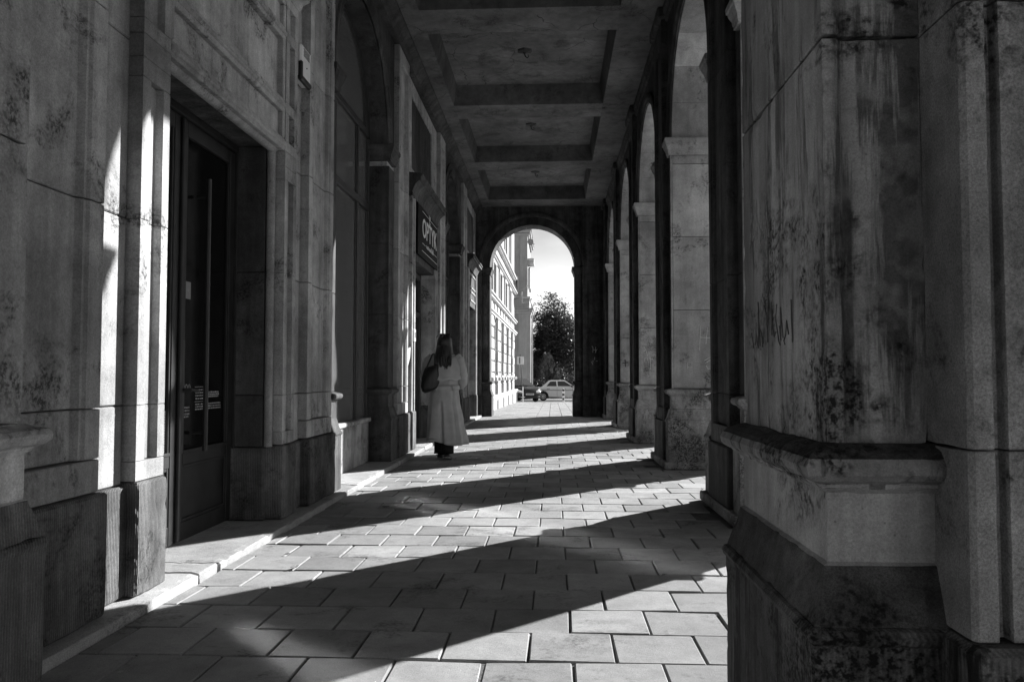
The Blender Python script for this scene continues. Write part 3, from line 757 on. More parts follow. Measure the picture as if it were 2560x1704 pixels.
names = ['nearest arcade arch, above the right side of the bright foreground paving', 'second arcade arch from the camera, over the right side', 'third arcade arch from the camera, over the right side',
         'fourth arcade arch from the camera, over the right side', 'farthest arcade arch, next to the far arch wall']
for (ya, yb), lb in zip(zip(edges, edges[1:]), names):
    t = thing('arcade_arch', lb, 'arch', 'round arches of the arcade')
    c_ = (ya+yb)/2; r = (yb-ya)/2-HP
    q = MB(); arch_wall(q, mpa, ya+.551, yb-.551, c_, r+.03, ZI+.005, 5.74, XB+.0, XO-.03); q.build('spandrel', M['soot_shade'], t)
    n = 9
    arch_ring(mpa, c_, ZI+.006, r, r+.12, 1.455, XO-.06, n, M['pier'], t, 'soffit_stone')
    arch_ring(mpa, c_, ZI+.006, r+.0, r+.15, 1.40, 1.453, n, M['soot_shade'], t, 'voussoir', prof=[(r+.01,1.453),(r+.01,1.43),(r+.05,1.425),(r+.075,1.405),(r+.13,1.40),(r+.16,1.415),(r+.16,1.453)])
rc = thing('arcade_cornice', 'dark cornice where the arcade wall meets the ceiling on the right', 'cornice')
q = MB(); q.sweep([(1.62,5.56),(XB-.004,5.56),(XB-.03,5.58),(XB-.035,5.63),(XB-.06,5.66),(XB-.06,5.747),(1.62,5.747)], 3.0, 21.68, lambda t,u,v:(u,t,v)); q.build('moulding', M['soot_shade'], rc)
# graffiti: on the pier faces that look toward the camera
g2 = lambda x, z: (x-XB, -HP-.002, z)
graffiti([[(1.78,1.72),(1.76,1.42)],[(1.86,1.70),(1.84,1.50)],[(1.77,1.58),(1.90,1.57)],[(1.82,1.30),(1.92,1.36)],[(1.83,1.27),(1.93,1.33)],[(1.84,1.24),(1.86,1.20),(1.92,1.21)],[(1.62,1.20),(1.62,1.28),(1.67,1.28),(1.67,1.22),(1.62,1.22)]], M['chalk'], p2, g2, .0035)
graffiti([[(1.515,1.52),(1.515,1.60),(1.56,1.50),(1.57,1.44)],[(1.515,1.53),(1.555,1.54)],[(1.525,1.36),(1.525,1.41),(1.57,1.42),(1.572,1.37)],[(1.61,1.44),(1.62,1.36),(1.622,1.22)],[(1.60,1.40),(1.66,1.39)]], M['chalk'], p3, g2, .005)
graffiti([[(1.47,1.38),(1.60,1.40)],[(1.53,1.46),(1.54,1.30)]], M['ink'], p4, g2, .010)

# ================================================================== transverse arches: near (at the camera) and far
def transverse(y0, y1, label, near):
    t = thing('transverse_arch', label, 'arch wall', 'arch walls closing the two ends of the arcade')
    pa, pb = y0+.16, y1-.20                    # pilaster depth
    c_, r, zs = -.565, 1.165, 4.10
    L, Rr = c_-r, c_+r                          # -1.73, 0.60
    body, pl = (M['near'], M['nearp']) if near else (M['soot_shade'], M['soot_shade'])
    gr = M['gran'] if near else M['soot_shade']
    mpx = lambda s,tt,z: (s, tt, z)
    zz = [0,.60 if near else .57,.975,1.88,2.80,3.69,zs]
    for (xa, xb, sd) in ((-2.62, L-.22, 'l'), (Rr+.22, XO, 'r')):
        bx('plinth', pl, t, xa, xb+(.015 if sd=='l' else 0), y0-.03, y1+(.0), 0, zz[1]-.002, .014) if sd == 'l' else bx('plinth', pl, t, xa-.015, xb, y0-.03, y1, 0, zz[1]-.002, .014)
        for z0, z1 in zip(zz[1:], zz[2:]):
            if near and sd == 'r':
                # bead and groove down the near corner
                q = MB(); x = xa
                q.prism([(x,y0+.012),(x+.01,y0),(x+.048,y0),(x+.052,y0+.03),(x+.070,y0+.03),(x+.076,y0+.002),(xb,y0+.002),(xb,y1-.002),(x,y1-.002)], z0+.0012, z1-.0012, .003); weather(q.build('stone', gr, t), .0015, .004, .05)
            else: bx('stone', M['wall'] if near else body, t, xa, xb, y0, y1-.002, z0+.0026, z1-.0026, .004)
    # pilasters in the opening
    for (xa, xb) in ((L-.22, L), (Rr, Rr+.22)):
        if near:
            for nm, mt, i0, i1 in (('pedestal_plinth','nearp' if xa > 0 else 'wallp',0,5), ('pedestal_slope','moss' if xa > 0 else 'wallp',5,7), ('pedestal_die','clean' if xa > 0 else 'wall',6,10), ('pedestal_cap','near' if xa > 0 else 'wall',9,16)):
                q = MB(); q.rings(xa, xb, pa, pb, PED[i0:i1+1]); weather(q.build(nm, M[mt], t), .002, .006, .022)
            if xa > 0: q = MB(); q.rings(xa, xb, pa, pb, [(.062,.947),(.05,.958),(.03,.968),(.006,.975)]); weather(q.build('moss_crust', M['moss'], t), .006, .010, .02)
        else:
            q = MB(); q.rings(xa, xb, pa, pb, PED); q.build('pedestal', M['soot_shade'], t)
        for z0, z1 in ((.967,1.88),(1.88,2.80),(2.80,3.69),(3.69,3.90)):
            q = MB(); e = .035
            if xa > 0: q.prism([(xa,pa),(xa+.012,pa-.0),(xa+e,pa),(xa+e+.012,pa+.014),(xb,pa+.014),(xb,pb),(xa,pb)], z0+.0026, z1-.0026, .004)
            else: q.prism([(xa,pa+.014),(xb-e-.012,pa+.014),(xb-e,pa),(xb,pa),(xb,pb),(xa,pb)], z0+.0026, z1-.0026, .004)
            _o = q.build('pilaster_stone', (M['near'] if xa > 0 else M['wall']) if near else M['soot_shade'], t)
            if near: weather(_o, .002, .007, .04)
        impost(xa, xb, pa, pb, M['near'] if near else M['soot_shade'], t, .10)
    # arch above
    q = MB(); arch_wall(q, mpx, -2.62, XO, c_, r+.22, zs+.002, ZT, y0, y1-.002); q.build('spandrel', body, t)
    arch_ring(mpx, c_, zs+.01, r, r+.22, pa, pb, 11, body, t, 'soffit_stone')
    for yy, sg_ in ((y0, -1),):
        arch_ring(mpx, c_, zs+.01, r+.2, r+.36, 0, 0, 11, body, t, 'voussoir', prof=[(r+.225,yy),(r+.225,yy-.02),(r+.25,yy-.035),(r+.31,yy-.035),(r+.33,yy-.015),(r+.37,yy-.012),(r+.37,yy)])
    if not near:                               # panel on the right-hand pier front
        x0, x1 = .93, 1.33
        for a, b, z0, z1 in ((x0,x0+.05,.72,3.6),(x1-.05,x1,.72,3.6),(x0+.05,x1-.05,.72,.77),(x0+.05,x1-.05,3.55,3.6)): bx('panel_frame', M['soot_shade'], t, a, b, y0-.018, y0, z0, z1, .005)
        g = lambda x, z: (x, y0-.004, z)
        graffiti([[(1.06,1.92),(1.09,1.88),(1.085,1.74)],[(1.09,1.82),(1.18,1.81)],[(1.16,1.90),(1.155,1.75)],[(1.20,1.84),(1.15,1.73)],[(1.14,1.62),(1.12,1.54)],[(1.06,1.50),(1.10,1.52),(1.07,1.44),(1.05,1.49),(1.08,1.41)],[(1.17,1.51),(1.21,1.51)]], M['chalk'], t, g, .006)
    return t
nw = transverse(1.62, 2.72, 'massive near arch wall framing the view, with the big stained foreground pier at right', True)
fw = transverse(Y_FAR, 22.7, 'dark far arch wall closing the arcade, opening onto the sunlit street', False)
# scratches and dark tags on the foreground pier
gx = lambda y, z: (.600-.0015, y, z)
r_ = random.Random(5)
def scrib(y0, y1, z0, z1, n, seed, jag=.03):
    r = random.Random(seed); out = []
    for i in range(n):
        y = y0+(y1-y0)*i/n; k = r.randint(2, 4); out.append([(y+r.uniform(-.01,.02)+(j*.008), z0+(z1-z0)*(r.random() if j not in (0,) else r.uniform(0,.3))) for j in range(k+1)])
    return out
M['chalk2'] = plain('pale_scratches', .34, .9, var=.4, scale=60); M['ink2'] = plain('faded_marker', .10, .9, var=.5, scale=25)
graffiti(scrib(2.22, 2.42, 1.50, 1.66, 9, 3), M['chalk2'], nw, gx, .0011)
graffiti(scrib(2.02, 2.45, 1.20, 1.34, 11, 8), M['ink2'], nw, gx, .0016)

# ---- unseen passage added behind the viewer to block sky light, street side open
ra = thing('rear_sky_block', 'unseen arcade section added behind the viewer to hold back sky light', 'arcade')
q = MB(); q.box(-2.62, 2.24, -9, 1.55, 5.75, 6.3); q.build('block_slab', M['ceil'], ra)
q = MB(); q.box(-2.9, -2.1, -9, 1.58, -.03, 5.748); q.build('block_wall', M['wall'], ra)
for yc in (-4.6, -8.3):
    bx('pier', M['pier'], ra, 1.40, XO-.03, yc-.6, yc+.6, 0, 5.745, .01); bx('pier_plinth', M['pierp'], ra, 1.36, XO, yc-.66, yc+.66, .001, .57, .01)

#@@OUTSIDE
# ================================================================== the street past the far arch
M['paintw'] = plain('white_car_paint', .85, .3, var=.04, scale=2)
M['paintd'] = plain('dark_car_paint', .03, .18, var=.1, scale=2)
M['tyre'] = plain('tyre_rubber', .015, .8)
M['lamp'] = plain('headlamp_lens', .75, .12)
M['leaf'] = leafmat('tree_leaves', .06)
M['leaf2'] = leafmat('shrub_leaves', .06)
M['conif'] = leafmat('conifer_sprays', .10, .15)
M['bark'] = plain('bark', .08, .9, var=.4, scale=8)
# ---- pale terrace house on the left, sunlit
rot = -math.atan(.009)
hs = thing('terrace_house', 'sunlit pale stone house front with rusticated blocks seen through the far arch', 'building', loc=(-2.13, 22.72, 0), rz=rot)
LEN = 19.6
def hb(name, mat, x0, x1, y0, y1, z0, z1, par=None, c=.0): return bx(name, M[mat], par or hs, x0, x1, y0, y1, z0, z1, c)
PITCH = 3.12; Y0 = 27.6-22.72
bays = [Y0+PITCH*k for k in range(-1, 5)]              # centres of the rusticated piers
hb('wall', 'render', -7, -.36, 0, LEN, -1, 13)
WD = 1.28
rows = ((1.12, 3.0), (4.05, 5.24), (6.32, 8.3))
open_ = [(c_+PITCH/2-WD/2, c_+PITCH/2+WD/2) for c_ in bays if c_+PITCH/2+WD/2 < LEN-.1]
ye = [0.0]+[v for o_ in open_ for v in o_]+[LEN]
for k in range(0, len(ye), 2): hb('wall_pier', 'render', -.36, -.10, ye[k], ye[k+1], -1, 12)
for (a, b) in open_:
    for z0, z1 in ((-1,1.12),(3.0,4.05),(5.24,6.32),(8.3,12)): hb('spandrel', 'render', -.36, -.103, a, b, z0, z1)
    for (z0, z1) in rows:
        f = hb('window', 'trim', -.35, -.30, a, b, z0, z1)
        for i in range(2):
            ya = a+.06+(WD-.06)*i/2; yb = ya+(WD-.06)/2-.06
            for za, zb in ((z0+.06, z1-.50), (z1-.44, z1-.06)): q = MB(); q.box(-.305, -.292, ya, yb, za, zb); q.build('pane', M['wglass'], f)
        if z0 > 4: 
            for yy in (a-.14, b): hb('window_surround', 'trim', -.10, -.04, yy, yy+.14, z0, z1)
            hb('window_surround', 'trim', -.10, -.03, a-.14, b+.14, z1, z1+.1)
        hb('sill', 'trim', -.30, .04, a-.05, b+.05, z0-.09, z0-.002, c=.015)
for c_ in bays:
    for k in range(7):
        z0 = .42+k*.405
        if c_+.72 > LEN: continue
        hb('rustic_block', 'render', -.12, R.uniform(-.012, .012), c_-.72, c_+.72, z0+.02, z0+.385, c=.02)
    for s_ in (-.78, .78):
        if 0 < c_+s_ < LEN-.2: hb('sill_block', 'trim', -.12, .12, c_+s_-.17, c_+s_+.17, .92, 1.06, c=.02)
hb('base_wall', 'render', -.12, .05, 0, LEN+.05, -1, .30)
hb('base_ledge', 'trim', -.12, .10, 0, LEN+.1, .30, .40, c=.02)
for c_ in bays:
    if c_+PITCH/2+.25 > LEN: continue
    f = hb('cellar_window', 'frame', .045, .055, c_+PITCH/2-.22, c_+PITCH/2+.22, -.28, .20)
    for s_ in (-.3, .22): hb('window_surround', 'render', .04, .07, c_+PITCH/2+s_, c_+PITCH/2+s_+.08, -.3, .24)
for z0, z1, px in ((3.25,3.33,.03),(3.33,3.40,.08),(3.84,3.92,.03),(3.92,3.98,.09),(5.40,5.46,.02),(5.46,5.54,.08),(6.06,6.12,.03),(6.12,6.20,.10),(8.9,9.1,.12)):
    hb('string_course', 'trim', -.12, px, 0, LEN+px, z0, z1, c=.012)
for i in range(12):
    y = .6+i*1.56
    if y < LEN-.4: hb('bracket', 'trim', -.12, .05, y, y+.16, 3.10, 3.25, c=.02)
    if y < LEN-.4: hb('attic_panel', 'render', -.12, -.06, y-.35, y+.35, 3.48, 3.78, c=.02)
# ---- satellite dishes
def dish(name, label, loc, tilt, size=.42):
    t = thing(name, label, 'satellite dish', 'satellite dishes', loc, tilt)
    q = MB(); n = 18; L = []
    for k in range(6):
        r = size*k/5+.002; L.append([(r*cos(2*pi*i/n), -.22*size*(1-(r/size)**2), r*1.08*sin(2*pi*i/n)) for i in range(n)])
    q.loft(L, cap=(True, False)); o = smooth_angle(q.build('bowl', M['render2'], t)); sm = o.modifiers.new('t', 'SOLIDIFY'); sm.thickness = .012
    q = MB(); q.tube([(0,-.05,-size), (0,.35,-size*.8), (0,.5,-size*.35)], .014, 6); q.build('feed_arm', M['render2'], t)
    q = MB(); q.tube([(0,.46,-size*.4), (0,.54,-size*.25)], .035, 8); q.build('receiver', M['render2'], t)
    q = MB(); q.tube([(0,-.1,0), (0,-.35,-.05), (-.5,-.45,-.08)], .02, 6); q.build('bracket', M['metal'], t)
dish('satellite_dish', 'higher satellite dish on the corner of the pale terrace house', (-1.86, 42.0, 5.97), radians(-84), .36)
dish('satellite_dish', 'lower satellite dish on the corner of the pale terrace house', (-1.64, 42.4, 5.28), radians(-80), .30)
dish('satellite_dish', 'satellite dish on top of the grey cross-street house', (-1.72, 61.7, 11.5), radians(200), .24)
# ---- grey house across the end, front in shade
gh = thing('grey_house', 'grey rendered house corner with a flat pilaster standing across the street end', 'building', loc=(-1.72, 62.0, 0))
def gb(name, mat, x0, x1, y0, y1, z0, z1, c=.0): return bx(name, M[mat], gh, x0, x1, y0, y1, z0, z1, c)
gb('wall', 'render2', -14, -.06, .06, 9, -1.2, 6.1); gb('wall', 'render2', -14, -.28, .2, 9, 6.1, 13.2)
gb('pilaster', 'render2', -.95, 0, 0, .9, .25, 5.9); gb('pilaster', 'render2', -.85, -.24, .12, .9, 7.3, 12.1)
gb('plinth', 'asph', -14, .06, -.06, 9, -1.2, .25)
for z0, z1, p in ((5.9,6.1,.06),(6.1,6.28,.16),(6.28,6.36,.24)): gb('cornice', 'render2', -14, p, -p, 9, z0, z1, .02)
gb('attic', 'render2', -14, -.1, .04, 9, 6.36, 7.1); gb('attic_cap', 'trim', -14, -.02, -.03, 9, 7.1, 7.28, .02)
for z0, z1, p in ((12.1,12.3,-.12),(12.3,12.55,.02),(12.55,12.65,.1)): gb('cornice', 'render2', -14, p, .05-p, 9, z0, z1, .02)
for y in (2.4, 5.0):
    for z in (2.0, 8.2): f = gb('window', 'trim', -.10, -.02 if z < 6 else -.24, y, y+1.1, z, z+1.7); q = MB(); xx = -.015 if z < 6 else -.235; q.box(xx, xx+.01, y+.08, y+1.02, z+.08, z+1.62); q.build('pane', M['wglass'], f)
gb('balcony_slab', 'trim', -.3, .25, .5, 3.0, 10.0, 10.35, .03)
dp = thing('drain_pipe', 'thin drain pipe at the corner of the grey house', 'pipe', loc=(-1.60, 61.9, -.6))
q = MB(); q.tube([(0,0,0),(0,0,2.9),(.0,.1,3.2),(0,.1,6.4)], .05, 8); q.build('pipe', M['render2'], dp)
# ---- street sign, bollard, thin post
ss = thing('street_sign', 'leaning white street sign on a thin pole before the grey house', 'sign', loc=(-1.98, 49.0, gz(49)+.16), rz=.35)
q = MB(); q.tube([(.16,0,-.05),(.06,0,1.4),(-.02,0,2.75)], .03, 8); q.build('pole', M['metal'], ss)
q = MB(); q.cbox(-.25, .20, -.045, -.03, 2.12, 2.62, .008); pl_ = q.build('plate', M['print'], ss)
q = MB(); q.box(-.10, -.04, -.052, -.046, 2.17, 2.57); q.build('symbol', M['ink'], ss)
q = MB(); q.tube([(.13,0,.25),(.125,0,.45)], .06, 8); q.build('collar', M['metal'], ss)
bo = thing('striped_bollard', 'short black and white striped bollard at the pavement edge', 'bollard', loc=(.54, 41.5, gz(41.5)))
for i in range(6):
    q = MB(); q.tube([(0,0,i*.115),(0,0,(i+1)*.115-.001)], .05, 14); smooth_angle(q.build('band', M['print'] if i % 2 == 0 else M['ink'], bo))
q = MB(); q.ball((0,0,.69), (.05,.05,.03), 14, 6); smooth_angle(q.build('cap', M['print'], bo))
tp = thing('thin_post', 'thin pale post in front of the dark parked hatchback', 'post', loc=(-1.56, 41.6, gz(41.6)))
q = MB(); q.tube([(0,0,-.02),(0,0,.80)], .022, 8); q.build('pole', M['print'], tp)
q = MB(); q.tube([(-.1,0,.27),(0,0,.24),(.1,0,.27)], .02, 6); q.build('chain_hook', M['print'], tp)
# ---- cars
def wheel(t, x, y, r, side, rim_mat='print', wd=.17):
    o = empty('wheel'); o.parent = t; o.location = (x, y, r)
    q = MB(); n = 24
    q.loft([[(rr*cos(2*pi*k/n), yy*side, rr*sin(2*pi*k/n)) for k in range(n)] for rr, yy in ((r*.62,-wd),(r*.95,-wd),(r,-wd+.03),(r,-.03),(r*.95,0),(r*.66,0),(r*.62,-.03))]); smooth_angle(q.build('tyre', M['tyre'], o))
    q = MB()
    q.loft([[(rr*cos(2*pi*k/n), yy*side, rr*sin(2*pi*k/n)) for k in range(n)] for rr, yy in ((r*.64,-.05),(r*.63,-.015),(r*.54,-.012),(r*.52,-.035),(r*.36,-.035),(r*.34,-.012),(r*.1,-.005))]); smooth_angle(q.build('rim', M['metal'] if rim_mat == 'metal' else M[rim_mat], o))
    q = MB()
    for k in range(8):
        a = 2*pi*k/8; q.ball((r*.44*cos(a), -.032*side, r*.44*sin(a)), (r*.06, .008, r*.06), 8, 4)
    q.ball((0, -.004*side, 0), (r*.12, .01, r*.12), 10, 4); q.build('rim_hole', M['black'], o)
    return o
def car_body(t, prof_low, prof_top, width, mat, wheels, wr, tumble=.16, nsec=7):
    """prof_*: lists of (x, z) along the length; lower body and cabin are lofted across the width"""
    xs = [p[0] for p in prof_top]
    def zt(x):
        for (a, za), (b, zb) in zip(prof_top, prof_top[1:]):
            if a <= x <= b: return za+(zb-za)*(x-a)/max(b-a, 1e-6)
        return prof_top[-1][1]
    return zt
def extrude_side(q, pts, y0, y1, in0=0.0, in1=0.0, zb=None):
    """closed side outline pts [(x, z)] between y0 and y1"""
    n = len(pts); q.add([(x, y0, z) for x, z in pts]+[(x, y1, z) for x, z in pts], [tuple(range(n)), tuple(reversed(range(n, 2*n)))]+[(i, n+i, n+(i+1)%n, (i+1)%n) for i in range(n)])
def arc(cx, cz, r, a0, a1, n=10): return [(cx+r*cos(a0+(a1-a0)*i/n), cz+r*sin(a0+(a1-a0)*i/n)) for i in range(n+1)]
def sedan(label, loc, rz, mat):
    t = thing('parked_sedan', label, 'car', None, loc, rz)   # x: length (front +x), y: width
    W = .80; wr = .29; wx = (-1.22, 1.20)
    low = [(-2.02,.42),(-1.98,.30),(-1.62,.22)] + arc(-1.22,.30,.36,pi+.15,-.15)[0:] + [(.80,.20)] + arc(1.20,.30,.36,pi+.15,-.15) + [(1.66,.24),(2.02,.34),(2.05,.55),(2.0,.78),(1.2,.90),(.85,.93),(-1.05,.95),(-1.35,.93),(-1.98,.89),(-2.05,.80)]
    q = MB(); extrude_side(q, low, -W, W); b = q.build('body', M[mat], t)
    bv = b.modifiers.new('round', 'BEVEL'); bv.width = .05; bv.segments = 3; bv.limit_method = 'ANGLE'; bv.angle_limit = radians(50)
    # cabin: tapered
    sec = [(-1.36,.93),(-.86,1.36),(-.70,1.395),(.15,1.40),(.30,1.38),(.98,.92)]
    n = len(sec); q = MB(); L = [[(x, -W+.03+(.14*(z-.92)/.48), z) for x, z in sec], [(x, W-.03-(.14*(z-.92)/.48), z) for x, z in sec]]
    q.add(L[0]+L[1], [tuple(range(n)), tuple(reversed(range(n, 2*n)))]+[(i, n+i, n+i+1, i+1) for i in range(n-1)])
    c_ = q.build('cabin', M[mat], t)
    def sidewin(name, pts, s_):
        q = MB(); e = .006
        f = lambda x, z, o_: (x, s_*(W-.03-(.14*(z-.92)/.48)+o_), z)
        m_ = len(pts); q.add([f(x,z,e) for x,z in pts]+[f(x,z,-.01) for x,z in pts], [tuple(range(m_)), tuple(reversed(range(m_,2*m_)))]+[(i,m_+i,m_+(i+1)%m_,(i+1)%m_) for i in range(m_)]); q.build(name, M['wglass'], c_)
    for s_ in (-1, 1):
        sidewin('side_window', [(-1.00,.99),(-.74,1.31),(-.34,1.33),(-.30,.99)], s_)
        sidewin('side_window', [(-.22,.99),(-.24,1.33),(.22,1.33),(.40,1.22),(.76,.99)], s_)
        for x in (-.27, .80):
            q = MB(); q.box(x-.006, x+.006, s_*W-.004 if s_ > 0 else -W-.004, s_*W+.004 if s_ > 0 else -W+.004, .30, .93); q.build('door_gap', M['black'], t)
        for x in (-.98, .10):
            q = MB(); q.cbox(x, x+.22, min(s_*W, s_*(W+.025)), max(s_*W, s_*(W+.025)), .80, .83, .006); q.build('door_handle', M['black'], t)
        q = MB(); q.box(-1.95, 1.95, min(s_*W, s_*(W+.012)), max(s_*W, s_*(W+.012)), .70, .735); q.build('trim_strip', M['black'], t)
        q = MB(); q.cbox(.68, .80, min(s_*W, s_*(W+.16)), max(s_*W, s_*(W+.16)), .93, 1.06, .02); q.build('mirror', M['black'], t)
        for x in wx: wheel(t, x, s_*(W-.0), wr, s_)
    q = MB(); q.tube([(-1.55, -W-.002, .82),(-1.55,-W-.008,.82)], .06, 12); q.build('fuel_cap', M['black'], t)
    for x0, x1 in ((-2.12,-1.98),(1.99,2.12)):
        q = MB(); q.cbox(x0, x1, -W-.02, W+.02, .42, .56, .03); q.build('bumper', M['black'], t)
    for x, nm in ((-2.056,'tail_lamp'),(2.03,'headlamp')):
        for s_ in (-1, 1): q = MB(); q.cbox(x, x+.02, s_*.62-.16, s_*.62+.16, .62, .78, .006); q.build(nm, M['lamp'] if x > 0 else M['plate'], t)
    for sx, pts in ((-1, [(-1.32,.97),(-.90,1.33)]), (1, [(.93,.96),(.34,1.34)])):
        q = MB(); (xa, za), (xb, zb) = pts; o_ = .012*sx
        q.add([(xa+o_,-.62,za+.01),(xa+o_,.62,za+.01),(xb+o_,.54,zb+.01),(xb+o_,-.54,zb+.01)], [(0,1,2,3)]); q.build('rear_window' if sx < 0 else 'windscreen', M['wglass'], c_)
    return t
sedan('boxy white saloon car parked sideways beyond the striped bollard', (.56, 55.6, gz(55.6)), 0.0, 'paintw')
def hatch(label, loc, rz):
    t = thing('parked_hatchback', label, 'car', None, loc, rz)   # front +x
    W = .86; wr = .31; wx = (-1.28, 1.30)
    low = [(-2.0,.45),(-1.95,.26),(-1.66,.20)] + arc(-1.28,.31,.37,pi+.1,-.1) + [(.9,.20)] + arc(1.30,.31,.37,pi+.1,-.1) + [(1.72,.20),(2.06,.24),(2.14,.42),(2.12,.60),(1.98,.76),(1.55,.90),(1.05,.99),(-1.8,1.0),(-2.02,.9)]
    L = []
    for s_ in (-1, -.93, -.6, 0, .6, .93, 1):
        k = 1-.10*abs(s_)**3
        L.append([((x*k if x > 1.6 else x), s_*W*(1-.03*(1 if z < .3 or z > .95 else 0)), z if z < .7 else z+.04*(1-s_*s_)) for x, z in low])
    q = MB(); q.loft(L); b = smooth_angle(q.build('body', M['paintd'], t), 35)
    sec = [(-2.0,.98),(-1.75,1.30),(-1.2,1.43),(-.3,1.47),(.25,1.40),(1.25,.97)]
    L = []
    for s_ in (-1, -.85, 0, .85, 1):
        k = .0 if abs(s_) < .9 else .05
        L.append([(x, s_*(W-.05-(.20*(z-.95)/.5)), z+(.03*(1-s_*s_) if z > 1.2 else 0)-k*.5) for x, z in sec])
    n = len(sec); q = MB(); q.loft(L, cap=(True, True)); c_ = smooth_angle(q.build('cabin', M['paintd'], t), 35)
    q = MB(); q.add([(1.22,-.70,1.0),(1.26,0,1.03),(1.22,.70,1.0),(.30,.60,1.41),(.32,0,1.445),(.30,-.60,1.41)], [(0,1,4,5),(1,2,3,4)]); q.v = [(x+.03, y, z+.012) for x, y, z in q.v]; q.build('windscreen', M['wglass'], c_)
    for s_ in (-1, 1):
        for pts in ([(-1.6,1.02),(-1.45,1.26),(-.5,1.36),(-.45,1.02)], [(-.38,1.02),(-.42,1.36),(.15,1.33),(.95,1.03)]):
            q = MB(); q.add([(x, s_*(W-.05-(.20*(z-.95)/.5)+.008), z) for x, z in pts], [(0,1,2,3)]); q.build('side_window', M['wglass'], c_)
        for x in wx: wheel(t, x, s_*(W-.01), wr, s_, 'plate')
        # swept headlamp
        q = MB(); L = []
        for x, y, z, w_, h_ in ((2.06,.50,.64,.10,.07),(1.98,.68,.69,.12,.09),(1.78,.80,.76,.10,.07),(1.50,.845,.84,.05,.03)):
            L.append([(x+.02, s_*(y-w_*.5), z-h_), (x+.05, s_*(y+w_*.5), z-h_*.9), (x+.02, s_*(y+w_*.5), z+h_*.5), (x-.01, s_*(y-w_*.5), z+h_*.6)])
        q.loft(L); q.build('headlamp', M['lamp'], t)
        q = MB(); q.ball((2.02, s_*.62, .34), (.05,.09,.05), 10, 6); q.build('fog_lamp', M['plate'], t)
        q = MB(); q.ball((.92, s_*(W+.08), 1.02), (.08,.11,.07), 10, 6); q.build('mirror', M['paintd'], t)
    q = MB(); q.cbox(2.105, 2.15, -.50, .50, .28, .40, .01); q.build('lower_grille', M['black'], t)
    q = MB(); q.cbox(2.08, 2.12, -.36, .36, .60, .67, .01); q.build('upper_grille', M['black'], t)
    q = MB(); q.cbox(2.15, 2.165, -.27, .27, .44, .55, .004); p = q.build('number_plate', M['print'], t)
    q = MB(); r_ = random.Random(2)
    for i in range(7): q.box(2.166, 2.168, -.22+i*.065, -.22+i*.065+.035, .465, .525)
    q.build('lettering', M['ink'], t)
    return t
hatch('dark hatchback parked facing the arcade beside the house corner', (-2.34, 50.6, gz(50.5)), radians(-64))

# ---- trees and shrubs
def leafcloud(q, ctr, rad, nclump, per, size, seed, clump_r=.45, shell=.55, flat=.6, zmin=-1e9):
    r = random.Random(seed)
    for i in range(nclump):
        while True:
            p = Vector((r.uniform(-1,1), r.uniform(-1,1), r.uniform(-1,1)))
            if shell < p.length < 1: break
        k = 1+.18*sin(5*atan2(p.y, p.x)+seed)+.12*sin(9*p.z+seed)
        c_ = Vector((ctr[0]+p.x*rad[0]*k, ctr[1]+p.y*rad[1]*k, ctr[2]+p.z*rad[2]*k))
        cr = clump_r*r.uniform(.6, 1.3)
        for j in range(per):
            o = Vector((r.gauss(0,1), r.gauss(0,1), r.gauss(0,flat)))*cr*.55; c2 = c_+o
            if c2.z < zmin: continue
            s_ = size*r.uniform(.6, 1.3)
            u = Vector((r.gauss(0,1), r.gauss(0,1), r.gauss(0,.6))).normalized(); v = u.cross(Vector((r.gauss(0,1), r.gauss(0,1), r.gauss(0,1)))).normalized()
            q.add([c2-u*s_, c2-v*s_*.42, c2+u*s_, c2+v*s_*.42], [(0,1,2,3)])
def tree(label, x, y, h, cz, rad, seed, n=240, size=.10):
    t = thing('leafy_tree', label, 'tree', 'leafy trees at the street end', (x, y, gz(y)-.05))
    r = random.Random(seed); q = MB()
    q.tube([(0,0,0),(.05,.02,h*.25),(-.05,.0,h*.5),(.06,.05,h*.8)], [.22,.17,.12,.05], 10)
    for i in range(16):
        a = r.uniform(0, 2*pi); z = h*r.uniform(.25,.75); e = Vector((cos(a)*rad[0]*.75, sin(a)*rad[1]*.75, z+h*r.uniform(.05,.22)))
        q.tube([(0,0,z), (e.x*.45, e.y*.45, z+(e.z-z)*.6), e], [.075,.05,.018], 6)
    q.build('trunk', M['bark'], t)
    q = MB(); leafcloud(q, (0,0,cz), rad, n, 46, size, seed, .62, .25); q.build('crown', M['leaf'], t, normals=False)
    return t
tree('big leafy tree framed by the far arch, tallest against the bright sky', .10, 70.0, 8.4, 5.2, (2.0, 2.0, 3.3), 5, 430, .12)
tree('second leafy tree partly hidden behind the right side of the far arch', 3.0, 72.0, 7.0, 4.0, (2.3, 2.2, 3.0), 9, 260, .12)
tree('lower leafy tree right behind the roof of the white saloon', -.9, 75.0, 5.0, 2.8, (1.7, 2.0, 2.2), 14, 200, .12)
cf = thing('rounded_conifer', 'rounded pale conifer bush standing before the big tree', 'conifer', loc=(-.47, 66.0, gz(66)-.05))
q = MB(); q.tube([(0,0,0),(0,0,2.2)], [.12,.03], 8); q.build('trunk', M['bark'], cf)
q = MB(); r_ = random.Random(3)
